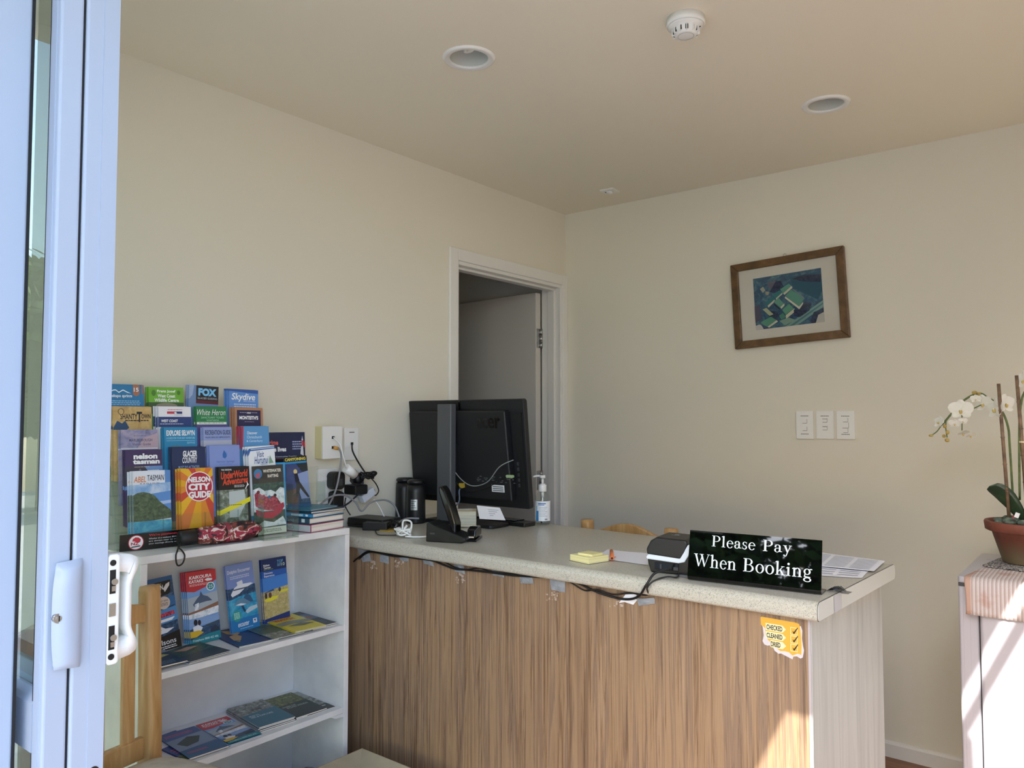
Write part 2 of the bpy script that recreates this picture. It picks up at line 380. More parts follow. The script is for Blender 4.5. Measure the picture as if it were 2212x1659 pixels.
# D-shaped bow: outline in y,z, extruded in x
def bow(off):
    o = []
    for i in range(N+1):
        t = i/N; z = iz0+.002+off+(iz1-iz0-.004-2*off)*t; e = min(t,1-t)
        d = .036*(1-(1-min(e/.10,1))**2)**.5 - (.011*(1-cos(pi*max(0,(e-.10)/.22))) /2 if .1 <= e < .32 else (.011 if e >= .32 else 0))
        o.append((-2.753+d-off, z))
    return o
outer = bow(0); zi0, zi1 = iz0+.030, iz1-.030
inner = []
for i in range(N+1):
    t = i/N; z = zi0+(zi1-zi0)*t; e = min(t,1-t); tt = (z-iz0)/(iz1-iz0); 
    oy = min(outer, key=lambda p: abs(p[1]-z))[0]
    inner.append((max(-2.7525, (oy-.010 if e > .04 else -2.7525+(oy-.010+2.7525)*(e/.04))), z))
vs = []; 
for x in (x0+.012, x1-.012): vs += [(x,y,z) for y,z in outer]; vs += [(x,y,z) for y,z in inner]
n1 = N+1; fs = []
for s_, off in ((0,0),(1,2*n1)):
    for i in range(N): 
        fs.append((off+i, off+i+1, off+n1+i+1, off+n1+i))
for i in range(N): fs.append((i, i+1, 2*n1+i+1, 2*n1+i)); fs.append((n1+i, n1+i+1, 3*n1+i+1, 3*n1+i))
m = MB(); m.add(vs, fs, WPL, smooth=True); m.build('bow', ihp)
m = MB()
for z0, z1 in ((hc+.025,hc+.062),(hc-.062,hc-.025)): 
    m.box(1.0336,-2.7685,z0,1.0343,-2.7595,z1,BLACKR); m.cyl((1.034,-2.762,(z0+z1)/2),(1.0375,-2.762,(z0+z1)/2),.005,CHROME,12); m.box(1.0344,-2.766,z0+.004,1.036,-2.760,z0+.012,CHROME)
m.box(1.0336,-2.769,hc-.010,1.036,-2.7595,hc+.010,CHROME)
for z in (hc+.073, hc-.073): m.cyl((1.0336,-2.764,z),(1.0345,-2.764,z),.0048,BLACKR,16)
m.build('lock', ihp)

# ------------------------------------------------------------------ ceiling fittings
for i, d in enumerate(DL):
    o = empty('downlight', (d.x,d.y,H), ['round white recessed ceiling downlight nearer the left wall, bulb visible','round white recessed ceiling downlight nearer the framed picture'][i], 'ceiling light', group='recessed ceiling downlights')
    m = MB(); m.lathe([(.0575,.002),(.0575,-.002),(.062,-.006),(.066,-.0045),(.070,-.007),(.076,-.005),(.079,.0)], WPL, 44, cap=False); m.build('trim_ring', o)
    m = MB(); m.lathe([(.0575,0),(.056,.02),(.054,.045),(.050,.075),(.03,.094),(.0,.098)], pm('white reflector paint','#cfd0c8',.35), 40, cap=False); m.build('reflector', o)
    m = MB(); m.tube([(.014*cos(t*.9), .014*sin(t*.9), .062-.0035*t) for t in range(0,12)], .0065, pm('frosted lamp tube','#eceae4',.3), 10, 4)
    m.cyl((0,0,.097),(0,0,.060),.014,WPL,18); m.build('bulb', o)
sd = on_z(1481,40,H)
o = empty('smoke_detector', (sd.x,sd.y,H), 'round white smoke detector on the ceiling above the counter', 'smoke detector')
m = MB(); m.lathe([(.050,0),(.050,-.010),(.0515,-.012),(.0515,-.018),(.049,-.022)], WPL, 40); m.build('base', o)
m = MB(); m.lathe([(.049,-.022),(.044,-.026),(.034,-.030),(.0335,-.036),(.030,-.046),(.024,-.049),(.0,-.049)], WPL, 40)
for k in range(12):
    a = 2*pi*k/12; M = Matrix.Rotation(a,4,'Z'); m.box(.0285,-.0012,-.046,.037,.0012,-.029,WPL,M); m.box(.0312,-.0008 if k%2 else -.0035,-.043,.0338,.0042,-.031,BLACKR if k%3 else DGREY,M)
m.lathe([(.0212,-.0493),(.0205,-.0494)], DGREY, 36, cap=False); m.build('sensor_head', o)
m = MB(); m.ell((.035,.012,-.0285),(.003,.003,.001),BLACKR,10); m.build('indicator', o)
p = on_z(1317,411,H)
o = empty('ceiling_sensor', (p.x,p.y,H), 'small square cream sensor plate with a round knob near the ceiling corner', 'sensor', rotz=R(3))
MB().rbox(-.036,-.036,-.007,.036,.036,0,.006,WPL).build('plate', o, bevel=.002)
m = MB(); m.lathe([(.016,-.007),(.016,-.014),(.010,-.018),(.0,-.0185)], WPL, 24); m.box(-.024,-.006,-.0075,-.018,.006,-.0068,BLACKR); m.build('knob', o)

# ------------------------------------------------------------------ light switches on the back wall
sw = [((1721,888),(1759,948),2,'double light switch with two rockers, left of the three plates'),
      ((1764,888),(1803,948),1,'light switch with two small slots, middle of the three plates'),
      ((1808,888),(1848,949),3,'light switch with three rockers, right of the three plates')]
for (a, b, kind, lab) in sw:
    p0 = on_y(a[0],a[1],0); p1 = on_y(b[0],b[1],0); cxx = (p0.x+p1.x)/2; cz = (p0.z+p1.z)/2; W2 = abs(p1.x-p0.x)/2; H2 = abs(p0.z-p1.z)/2
    o = empty('light_switch', (cxx,0,cz), lab, 'light switch', group='light switches on the back wall')
    m = MB(); m.rbox(-W2,-.009,-H2,W2,0,H2,.003,WPL,axis='y'); m.box(-W2+.006,-.0095,-H2+.012,W2-.006,-.009,H2-.012,WPL); m.build('plate', o, bevel=.002)
    ks = {2:[.016,-.016],1:[.02,-.012],3:[.022,0,-.022]}[kind]
    for z in ks:
        s_ = .009 if kind != 3 or z else .012
        m = MB(); m.box(-s_,-.0125,z-s_*.9,s_,-.0095,z+s_*.9,WPL)
        if kind == 1: m.box(-s_,-.0127,z+s_*.4,s_,-.0124,z+s_*.6,DGREY)
        m.box(-s_,-.0100,z-s_*.9-.0016,s_,-.0094,z-s_*.9-.0002,DGREY); m.box(s_+.0002,-.0100,z-s_*.9,s_+.0009,-.0094,z+s_*.9,DGREY)  # dark lines below and beside the rocker, painted in as its shade
        m.build('rocker', o)
    for z in (H2-.021, -H2+.020):
        if kind == 1 and z < 0: continue
        m = MB(); m.box(-.019,-.0101,z-.0042,.019,-.0094,z+.0042,WPL)
        for q in range(5): m.box(-.016+.0066*q,-.0104,z-.0013,-.0110+.0066*q,-.0100,z+.0013,DGREY)
        m.build('label_strip', o)

# ------------------------------------------------------------------ framed aerial photo
c = [on_y(*p, 0) for p in ((1579,576),(1824,532),(1840,729),(1595,755))]
cc = sum(c, V())/4; ux = ((c[1]-c[0])+(c[2]-c[3]))/2; uz = ((c[0]-c[3])+(c[1]-c[2]))/2
PW, PH = ux.length/2, uz.length/2; tilt = math.atan2(ux.z, ux.x)
print('picture', cc, PW*2, PH*2, math.degrees(tilt), math.degrees(math.atan2(uz.x, uz.z)))
fw_ = .040*PW/.24
fo = empty('framed_picture', (cc.x,-.006,cc.z), 'tilted wooden framed aerial photo of green roofed buildings on the back wall', 'picture', rot=(0,-tilt,0))
FW = ramped('brown wood picture frame', '#6b4a2a', (9,9,9), [(.3,'#46331c'),(.55,'#65492a'),(.75,'#775a38')], .4, 2, 6, .6, .5)
fw_ = PW*.135
m = MB()
for (a,b,c_,d) in (((-PW,PH),(PW,PH),(PW-fw_,PH-fw_),(-PW+fw_,PH-fw_)), ((PW,PH),(PW,-PH),(PW-fw_,-PH+fw_),(PW-fw_,PH-fw_)), ((PW,-PH),(-PW,-PH),(-PW+fw_,-PH+fw_),(PW-fw_,-PH+fw_)), ((-PW,-PH),(-PW,PH),(-PW+fw_,PH-fw_),(-PW+fw_,-PH+fw_))):
    m.prism([a,b,c_,d], -.020, .004, FW, axis='y')
m.build('frame', fo, bevel=.003)
MB().box(-PW+fw_,-.007,-PH+fw_,PW-fw_,-.002,PH-fw_,pm('cream picture mount','#e4e0da',.8)).build('mount', fo)
# the photo: roofs, trees, road
qw, qh = PW*.60, PH*.60
SEA = ramped('faded aerial photo greens', '#3b5f6e', (1,1,1), [(.3,'#27386a'),(.5,'#3b6484'),(.7,'#6b94a0')], .6, 28, 6, .65, 1.0)
TREEP = ramped('photo dark trees', '#27304f', (1,1,1), [(.35,'#1d2546'),(.7,'#3b4a6c')], .6, 90, 4)
a_ = MB(); a_.keep = True; a_.box(-qw,-.0082,-qh,qw,-.0068,qh,SEA)
_k = [0]
def pp(pts, col, k):
    _k[0] += 1; k = _k[0]*.55
    a_.add([(x/100*2*qw-qw, -.0082-.00012*k, qh-y/100*2*qh) for x, y in pts], [tuple(range(len(pts)))], ink(col,.6) if isinstance(col,str) else col)
# coordinates in percent of the photo (x right, y down)
pp([(55,8),(100,6),(100,40),(93,58),(60,30)], '#2c5c78', 1); pp([(58,12),(75,8),(100,12),(98,26),(74,20)], TREEP, 2)
pp([(22,12),(34,10),(36,22),(28,28),(22,20)], '#6d6a80', 2); pp([(34,12),(42,12),(46,26),(40,30),(30,34),(24,30)], TREEP, 2)
pp([(44,100),(100,60),(100,72),(62,100)], '#7fa8a6', 1); pp([(50,100),(100,64),(100,67),(56,100)], '#55808c', 2)
pp([(100,74),(86,80),(80,96),(84,100),(100,100)], TREEP, 3); pp([(92,86),(100,82),(100,100),(88,100)], '#c9c6c4', 4)
pp([(40,28),(53,20),(57,25),(44,37)], '#5fa093', 3); pp([(44,37),(57,25),(58,29),(46,40)], '#dcd8c8', 4)
pp([(28,38),(38,30),(43,34),(33,44)], '#2e7f86', 3); pp([(33,44),(43,35),(43,38),(33,47)], '#d8d5c6', 4)
pp([(16,50),(28,40),(31,46),(20,56)], '#2d7a86', 3); pp([(20,56),(31,46),(31,50),(21,60)], '#d8d5c6', 4)
pp([(47,42),(56,32),(74,52),(66,66)], '#5e9c8e', 3); pp([(57,31),(60,32),(74,50),(74,54)], '#7c8f98', 4); pp([(47,43),(66,66),(72,58),(72,62),(66,71),(46,46)], '#e2decf', 4)
pp([(29,50),(37,44),(44,56),(39,64)], '#6aa595', 3); pp([(30,53),(38,64),(38,68),(29,56)], '#1c2a4c', 4); pp([(39,62),(45,56),(45,60),(40,66)], '#e2decf', 4)
pp([(41,68),(52,58),(58,68),(46,78)], '#63a58f', 3); pp([(46,79),(59,68),(60,74),(46,86)], '#d8d6c0', 4); pp([(36,78),(42,74),(46,82),(39,86)], '#4f907e', 5)
pp([(20,70),(24,66),(34,70),(36,78),(28,84),(22,78)], TREEP, 5); pp([(58,70),(66,72),(74,58),(84,64),(80,76),(66,86),(58,82)], TREEP, 3)
pp([(8,86),(24,78),(32,86),(16,98)], '#5c9d8a', 3); pp([(16,98),(32,86),(34,89),(18,100)], '#e0dccb', 4); pp([(12,62),(18,60),(28,74),(22,76)], '#b9bfa2', 3)
pp([(0,92),(6,90),(18,100),(0,100)], '#cfcdd0', 3); pp([(8,90),(20,98),(19,100),(12,100)], '#3c4c78', 4); pp([(36,88),(50,84),(60,90),(44,98)], '#86a79c', 2)
pp([(10,22),(15,18),(18,26),(14,30)], '#b6b3aa', 3); pp([(18,28),(24,30),(22,36),(18,34)], '#b7ab9a', 3); pp([(0,55),(8,52),(10,80),(0,86)], '#4c4668', 2)
a_.build('photo', fo)
g = MB(); g.box(-PW+fw_-.002,-.0146,-PH+fw_-.002,PW-fw_+.002,-.0132,PH-fw_+.002,clear('picture glass','#f6f6f4',.9,1.45,.0)); g.build('pane', fo)
m = MB(); m.tube([(-.008,-.004,PH+.001),(-.006,-.005,PH+.010),(.004,-.005,PH+.010),(.006,-.004,PH+.001)],.0016,CHROME,8,4); m.build('hanger', fo)
# ================================================================== COUNTER
ZT = .922; YF, YB = -1.602, -1.0; XE = 1.755
WOODG = pm('brown streaked wood laminate', '#a37d5c', .42)
mp = mapped(WOODG, (44, 44, 1.3)); n1 = noise(WOODG, mp, 1.0, 6, .62, .55)
mp2 = mapped(WOODG, (90, 90, 2.0)); n2 = noise(WOODG, mp2, 1.3, 4, .6, 1.1)
c1 = ramp(WOODG, n1, [(.28,'#78604c'),(.40,'#92765b'),(.48,'#9c8062'),(.55,'#806957'),(.63,'#987c60'),(.75,'#a98f74')])
c2 = ramp(WOODG, n2, [(.36,'#a5917f'),(.42,'#cbbfb2'),(.47,'#ffffff')])
setc(WOODG, mixc(WOODG, .6, c1, c2, 'MULTIPLY'))
WHTG = pm('pale whitewashed wood laminate', '#cfcfc6', .45)
mp = mapped(WHTG, (26, 26, 1.6)); n1 = noise(WHTG, mp, 1.2, 7, .65, .7)
setc(WHTG, ramp(WHTG, n1, [(.3,'#989b95'),(.45,'#a9ada7'),(.6,'#b6bab4'),(.75,'#a1a39d')]))
LAMI = pm('speckled stone laminate', '#bcb29e', .28)
mp = mapped(LAMI, (1,1,1)); n1 = noise(LAMI, mp, 400, 3, .6); n2 = noise(LAMI, mp, 150, 2, .5)
cA = ramp(LAMI, n1, [(.36,'#70726a'),(.43,'#b5b1a4'),(.62,'#bdb9ac'),(.72,'#d2cfc4')])
setc(LAMI, mixc(LAMI, .22, cA, ramp(LAMI, n2, [(.3,'#8b8678'),(.5,'#c9c0ae')])))
ctr = empty('reception_counter', (0,0,0), 'reception counter with brown wood front, pale end panel and speckled worktop', 'counter')
m = MB(); yp = -1.577
m.box(.004,yp,.0,1.7265,yp+.018,.882,WOODG); m.build('front_panel', ctr)
m = MB(); m.box(1.7270,yp-.0005,0,1.7330,yp+.019,.8795,pm('pinkish edge strip','#b3a8ab',.4)); m.build('corner_strip', ctr)
m = MB(); m.prism([(1.7255,yp+.020),(1.7333,yp+.020),(1.7333,yp+.0005),(1.7350,yp+.0005),(1.7465,-1.004),(1.7365,-1.004)],0,.8795,WHTG); m.build('end_panel', ctr)
m = MB(); m.box(.004,-1.45,.1,1.72,-1.20,.86,WHTG); m.build('carcass', ctr)
# worktop with rolled front and back edges
def rolled(y0, y1, z0, z1, r):
    o = []
    for (cy, cz, a0, a1) in ((y0+r,z1-r,180,90),(y1-r,z1-r,90,0),(y1-r*.8,z0+r*.8,0,-90),(y0+r*.55,z0+r*.55,270,180)):
        rr = r if cz > (z0+z1)/2 else abs(cz-z0)
        for k in range(7): t = R(a0+(a1-a0)*k/6); o.append((cy+rr*cos(t)*(1 if cy > (y0+y1)/2 or True else 1), cz+rr*sin(t)))
    return o
prof = rolled(YF, YB, .880, ZT, .017)
def skew(m):   # the worktop is a little deeper at the wall and its end is not quite square
    m.v = [((x+(y-YF)*.040*(x > 1)), (y+.062*(1.78-x)*(y > -1.3)), z) for x, y, z in m.v]
m = MB(); m.prism(prof, 0.001, XE, LAMI, axis='x', smooth=False); skew(m)
wt = m.build('worktop', ctr, label='speckled stone pattern laminate worktop with rolled edges')
wt.data.set_sharp_from_angle(angle=R(40)); wt.data.polygons.foreach_set('use_smooth', [True]*len(wt.data.polygons))
m = MB(); m.prism(prof, XE, XE+.0008, pm('dark glue line','#3c3832',.6), axis='x'); q = rolled(YF+.0012, YB-.0012, .8812, ZT-.0012, .0162); m.prism(q, XE+.0008, XE+.0022, pm('pale laminate edging','#bcc1ba',.4), axis='x'); skew(m)
m.build('end_cap', ctr)

# ------------------------------------------------------------------ CHECKED CLEANED DRIED sticker
s0 = on_y(1642,1328,yp); s1 = on_y(1736,1352,yp); sb = on_y(1645,1413,yp); 
SX0, SX1 = s0.x, s1.x; SZ1 = (s0.z+s1.z)/2+.001; SZ0 = on_y(1690,1420,yp).z; sw_, sh_ = SX1-SX0, SZ1-SZ0
m = MB(); YEL = ink('#dba733',.4); BLKI = ink('#141210',.5); PALE = ink('#efe3b0',.5)
def sp(pts, mt, k): m.add([(SX0+x/100*sw_, yp-.0004-.00025*k, SZ1-y/100*sh_) for x,y in pts], [tuple(range(len(pts)))], mt)
random.seed(5)
torn = [(1,20),(6,27),(8,50),(5,66),(9,74),(16,76),(22,74),(30,78),(33,86),(42,92),(48,90),(55,93),(66,97),(74,100),(76,92),(84,90),(92,94),(97,90),(99,78),(100,70),(98,60),(96,40),(97,20),(94,8),(88,12)]
sp(torn, ink('#cfc8cc',.8), 0)
sp([(1,2),(4,0),(80,1),(90,3),(92,11),(94,30),(95,60),(94,84),(86,82),(74,90),(66,83),(56,82),(46,84),(36,76),(28,68),(18,60),(12,48),(12,30),(2,22)], YEL, 1)
for i, (t, y) in enumerate((('CHECKED',18),('CLEANED',40),('DRIED',62))):
    x0 = 13 if i < 2 else 24
    sp([(x0,y-3),(52,y-3),(60,y+6),(52,y+16),(x0,y+16)], PALE, 2)
    X = lambda v: SX0+v/100*sw_; Z = lambda v: SZ1-v/100*sh_
    M = Matrix(((1,0,0,0),(0,0,1,yp-.0012),(0,1,0,0),(0,0,0,1)))
    m.text(t, X(15 if i < 2 else 25), Z(y+13.5), X(52 if i < 2 else 47), Z(y), BLKI, M, bold=.03)
    for (a,b,c_,d) in ((70,y-3,86,y-1.6),(70,y+15,86,y+16.4),(70,y-3,71.2,y+16),(85,y-3,86,y+16)): sp([(a,b),(c_,b),(c_,d),(a,d)], PALE, 2)
    sp([(75,y+6),(78,y+9),(86,y-4),(88,y-4),(79,y+14),(77,y+14)], BLKI, 3)
m.keep = True; m.build('sticker', label='torn yellow CHECKED CLEANED DRIED sticker on the wood front', cat='sticker')

# ------------------------------------------------------------------ tapes and cables along the lip
tapes = [((768,1172),(798,1184),(803,1212),(784,1214),'first grey tape patch from the shelf, crumpled under the worktop lip'),
 ((822,1184),(841,1190),(841,1218),(822,1213),'second grey tape patch from the shelf, plain rectangle on the wood'),
 ((861,1198),(884,1203),(884,1213),(867,1211),'third grey tape patch from the shelf, short one'),
 ((912,1202),(934,1208),(939,1224),(917,1217),'fourth grey tape patch from the shelf, over the black cables'),
 ((982,1215),(1003,1220),(1006,1240),(984,1234),'fifth grey tape patch, holding the cables below the lip'),
 ((1064,1230),(1089,1236),(1090,1247),(1066,1243),'sixth grey tape patch, holding two cables tight'),
 ((1122,1238),(1150,1243),(1154,1261),(1126,1260),'seventh grey tape patch, mid counter left of the largest one'),
 ((1188,1246),(1222,1252),(1222,1280),(1192,1273),'largest grey tape patch, hanging below the middle of the counter'),
 ((1376,1293),(1415,1290),(1416,1304),(1381,1308),'last grey tape patch on the right, torn and curling, below the card printer')]
random.seed(2)
for (a,b,c_,d,lab) in tapes:
    P_ = [on_y(*q, yp) for q in (a,b,c_,d)]; m = MB(); n = 5; vs = []; 
    for i in range(n+1):
        for j in range(n+1):
            u, v = i/n, j/n; p = (P_[0]*(1-u)+P_[1]*u)*(1-v)+(P_[3]*(1-u)+P_[2]*u)*v
            vs.append((p.x+random.uniform(-.0007,.0007)*(j in (0,n)), yp-.0028-.004*sin(pi*u)*sin(pi*v)*random.uniform(.6,1)-(.003 if j==0 else 0), min(p.z+random.uniform(-.0006,.0006),.879)))
    fs = [(i*(n+1)+j, (i+1)*(n+1)+j, (i+1)*(n+1)+j+1, i*(n+1)+j+1) for i in range(n) for j in range(n)]
    m.add(vs, fs, GREYTAPE); o = m.build('tape_patch', label=lab, cat='tape', group='grey tape patches under the worktop lip')
    s = o.modifiers.new('thick','SOLIDIFY'); s.thickness = .0006
# residue of old tape (marks on the wood)
RES = ramped('tape glue residue', '#b09a88', (1,1,1), [(.45,'#9a8068'),(.55,'#b8a698')], .5, 120, 3)
m = MB()
for (x0,y0,x1,y1) in ((792,1206,812,1232),(852,1210,872,1228),(984,1240,1002,1264),(1178,1276,1206,1302),(1316,1296,1346,1316)):
    a, b = on_y(x0,y0,yp), on_y(x1,y1,yp)
    for k in range(16):
        x = random.uniform(a.x,b.x); z = random.uniform(b.z,a.z); s_ = random.uniform(.002,.009); m.box(x,yp-.0003-.0008*random.random(),z,x+s_,yp+.0002,z+s_*random.uniform(.3,1.3),RES)
m.build('glue_residue', label='whitish tape glue residue specks on the wood front', cat='residue', kind='stuff')
def tube_px(name, pts, r, mat, label, cat, **kw):
    m = MB(); m.tube([p if isinstance(p, V) else V(p) for p in pts], r, mat, 8, 6); return m.build(name, label=label, cat=cat, **kw)
yc = yp-.0075
A = lambda x,y,k=0: on_y(x,y,yc-k)
cab1 = [V((.27,-1.66,.78))*0+A(764,1213), A(775,1204), A(800,1190), A(850,1199), A(900,1206), A(934,1211), A(960,1221), A(984,1229), A(1010,1231), A(1064,1237), A(1110,1243), A(1190,1248), A(1240,1256), A(1290,1279), A(1345,1294), A(1378,1289,.012), A(1396,1264,.034), on_y(1415,1238,-1.60), on_z(1446,1230,.945)]
tube_px('printer_cable', cab1, .0031, BLK, 'thick black cable hooked along the counter front up to the card printer', 'cable')
cab2 = [A(775,1208,.0), A(800,1193,.003), A(850,1202,.003), A(900,1203,.003), A(934,1209,.003), A(958,1213,.002), A(984,1226,.003), A(1010,1230,.003), A(1035,1227), A(1062,1235,.002), A(1110,1240,.003), A(1190,1246,.003), A(1230,1257,.003), A(1262,1275), A(1290,1274,.004), A(1325,1284), A(1360,1281), A(1398,1285,.006), A(1398,1270,.03), on_y(1412,1255,-1.606), on_z(1440,1246,.928), on_z(1463,1247,.926), on_z(1466,1237,.927)]
tube_px('power_cable', cab2, .0021, BLK, 'thin black cable looping along the counter front beside the thick one', 'cable')
p_ = [on_y(x,y,yp-.001) for x,y in ((1338,1302),(1352,1284),(1374,1283),(1380,1292),(1369,1306),(1350,1300))]
m = MB(); m.prism([(p.x,p.z) for p in p_], yp-.0035, yp-.002, PAPER, axis='y'); m.build('white_tape', label='white torn tape piece under the cables below the card printer', cat='tape')

# ================================================================== things on the worktop
def zt(px, py, z=ZT): return on_z(px, py, z)
# ---- sign: black acrylic, bent foot, white serif lettering
bl, br_ = zt(1485,1253.4), zt(1774,1286.9); tl = on(1486,1155.7,bl,( .0,1,0)); 
d = (br_-bl); SW = d.length; srz = math.atan2(d.y, d.x); SHT = .112
sg = empty('counter_sign', (bl.x, bl.y, ZT), 'black acrylic Please Pay When Booking sign on the counter edge', 'sign', rotz=srz)
ACB = pm('black mirror acrylic', '#050506', .02); ACB.node_tree.nodes['Principled BSDF'].inputs['IOR'].default_value = 1.55
LEAN = R(12)
def face_pt(h): return (.006+h*sin(LEAN), .006+h*cos(LEAN))
prof_o = []; 
for k in range(9):
    t = R(180+ (270-180)*(k/8)); prof_o.append((.011+.011*cos(t), .011+.011*sin(t)))
fo_ = [(prof_o[0][0]+SHT*sin(LEAN), prof_o[0][1]+SHT*cos(LEAN))]+prof_o+[(.062,.0)]
th = .0032
inn = [(.062,th)]+[(.011+(.011-th)*cos(R(270-90*k/8)), .011+(.011-th)*sin(R(270-90*k/8))) for k in range(9)]+[(fo_[0][0]+th*cos(LEAN), fo_[0][1]-th*sin(LEAN))]
m = MB(); m.prism(fo_+inn, 0, SW, ACB, axis='x'); m.build('acrylic_panel', sg)
# serif glyphs
def arc(cx, cy, rx, ry, tx, ty, a0, a1, n=26):
    ps = []; 
    for k in range(n): 
        t = R(a0+(a1-a0)*k/n); t2 = R(a0+(a1-a0)*(k+1)/n)
        ps.append([(cx+rx*cos(t),cy+ry*sin(t)),(cx+rx*cos(t2),cy+ry*sin(t2)),(cx+(rx-tx)*cos(t2),cy+(ry-ty)*sin(t2)),(cx+(rx-tx)*cos(t),cy+(ry-ty)*sin(t))])
    return ps
def rc(x0,y0,x1,y1): return [[(x0,y0),(x1,y0),(x1,y1),(x0,y1)]]
def sf(x,y,w=.09,h=.028): return rc(x-w,y,x+w,y+h)
def stem(x, y0, y1, w=.095, top=True, bot=True, flag=False):
    o = rc(x-w/2,y0,x+w/2,y1)
    if bot: o += sf(x,y0,w/2+.065)
    if top and not flag: o += sf(x,y1-.028,w/2+.065)
    if flag: o += [[(x-w/2-.065,y1-.075),(x-w/2-.065,y1-.05),(x-w/2,y1),(x+w/2,y1),(x-w/2,y1-.075)]]
    return o
def poly(*p): return [list(p)]
def dot(cx,cy,r): return [[(cx+r*cos(2*pi*k/14),cy+r*sin(2*pi*k/14)) for k in range(14)]]
GL = {
 'P': (.60, stem(.16,0,.70,.11)+rc(.16,.672,.30,.70)+rc(.16,.31,.30,.338)+arc(.30,.505,.26,.195,.10,.028,-90,90)),
 'B': (.66, stem(.16,0,.70,.11)+rc(.16,.672,.32,.70)+rc(.16,.355,.34,.383)+rc(.16,0,.34,.028)+arc(.31,.53,.22,.17,.095,.028,-90,90)+arc(.33,.19,.27,.193,.105,.028,-90,90)),
 'l': (.32, stem(.16,0,.72,.095,flag=True)),
 'i': (.32, stem(.16,0,.46,.095,flag=True)+dot(.16,.61,.062)),
 'e': (.46, arc(.24,.225,.205,.245,.09,.03,-10+48,325)+rc(.10,.25,.44,.278)+arc(.24,.225,.205,.245,.075,.03,12,60)),
 'o': (.52, arc(.26,.225,.225,.245,.095,.03,0,360,36)),
 'a': (.48, rc(.29,.03,.38,.34)+arc(.22,.34,.16,.13,.085,.03,0,160)+dot(.105,.335,.045)+arc(.20,.125,.155,.135,.085,.028,70,300)+poly((.20,.245),(.30,.275),(.30,.25),(.22,.222))+poly((.38,.08),(.38,.03),(.47,.035),(.47,.06))+poly((.25,.0),(.30,.06),(.30,.10),(.22,.02))),
 's': (.38, arc(.19,.345,.13,.125,.075,.03,35,240)+poly((.085,.30),(.12,.24),(.31,.14),(.29,.21))+poly((.06,.33),(.10,.235),(.30,.20),(.20,.265))+arc(.19,.125,.14,.135,.08,.03,-145,70)+rc(.045,.02,.065,.15)+rc(.29,.32,.31,.45)),
 'y': (.50, poly((.07,.46),(.175,.46),(.305,.06),(.245,-.02))+poly((.40,.46),(.435,.46),(.225,-.16),(.185,-.13))+sf(.12,.432,.10)+sf(.415,.432,.075)+arc(.14,-.14,.09,.08,.05,.04,180,350)+dot(.085,-.15,.045)),
 'W': (.98, poly((.05,.70),(.165,.70),(.335,.12),(.29,0))+poly((.29,0),(.335,0.03),(.53,.62),(.49,.66))+poly((.40,.70),(.515,.70),(.685,.12),(.64,0))+poly((.64,0),(.67,.03),(.90,.70),(.865,.70))+sf(.11,.672,.12)+sf(.46,.672,.12)+sf(.88,.672,.085)),
 'h': (.56, stem(.14,0,.72,.095,flag=True)+arc(.295,.31,.165,.155,.095,.04,0,150)+rc(.365,0,.46,.32)+sf(.41,0,.11)),
 'n': (.56, stem(.14,0,.46,.095,flag=True)+arc(.295,.31,.165,.155,.095,.04,0,150)+rc(.365,0,.46,.32)+sf(.41,0,.11)),
 'k': (.54, stem(.14,0,.72,.095,flag=True)+poly((.18,.20),(.40,.45),(.44,.45),(.20,.17))+poly((.24,.26),(.31,.32),(.48,.02),(.38,.02))+sf(.41,.432,.085)+sf(.43,0,.10)),
 'g': (.50, arc(.22,.31,.175,.155,.085,.028,0,360,30)+poly((.30,.43),(.40,.47),(.47,.455),(.47,.41),(.40,.42),(.33,.40))+arc(.23,-.095,.20,.115,.075,.032,0,360,30)+poly((.09,.19),(.14,.17),(.12,.08),(.40,.05),(.34,-.005),(.06,.04))),
}
def serif(mb, word, x0, ybase, size, mat, M, sx=1.0):
    x = x0
    for ch in word:
        wd, ps = GL[ch]
        for p in ps: mb.add([(x+px*size*sx, ybase+py*size, 0) for px,py in p], [tuple(range(len(p)))], mat, M)
        x += wd*size*sx
    return x
ML = TX((0,.0,.0)) @ Matrix(((1,0,0,0),(0,sin(LEAN),cos(LEAN),-.0006),(0,cos(LEAN),-sin(LEAN),.011),(0,0,0,1)))
WL = pm('white sign lettering', '#dfe6ea', .5)
m = MB(); m.keep = True
HF = SHT
def fitw(word, fx0, fx1, fbase, fcap):
    size = (fcap)*HF/.70; wd = sum(GL[c][0] for c in word)*size; sx = (fx1-fx0)*SW/wd
    serif(m, word, fx0*SW, fbase*HF, size, WL, ML, sx)
fitw('Please', .178, .522, .685, .235); fitw('Pay', .572, .79, .685, .235)
fitw('When', .045, .385, .225, .275); fitw('Booking', .43, .94, .225, .275)
m.build('lettering', sg)
for i, (px, py, lab) in enumerate(((1483,1247,'grey tape holding the left foot of the sign'), (1800,1283,'clear grey tape behind the right end of the sign, crumpled over the counter end'))):
    p = zt(px, py); m = MB(); n = 4
    vs = []; fs = []
    for a in range(n+1):
        for b in range(n+1): vs.append((p.x-.02+.05*a/n if i else p.x-.028+.04*a/n, p.y-.01+.034*b/n+(.02 if i else 0), ZT+.0012+(random.uniform(0,.014) if i and 0<a<3 else random.uniform(0,.001))))
    for a in range(n):
        for b in range(n): fs.append((a*(n+1)+b,(a+1)*(n+1)+b,(a+1)*(n+1)+b+1,a*(n+1)+b+1))
    m.add(vs, fs, clear('grey translucent tape','#8d9298',.7,1.5,.15) if i else GREYTAPE); m.build('tape_strip', label=lab, cat='tape')
e0, e1 = on_x(1803,1300,XE+.008), on_x(1818,1290,XE+.009); ex = lambda y: XE+.0028+(y-YF)*.040
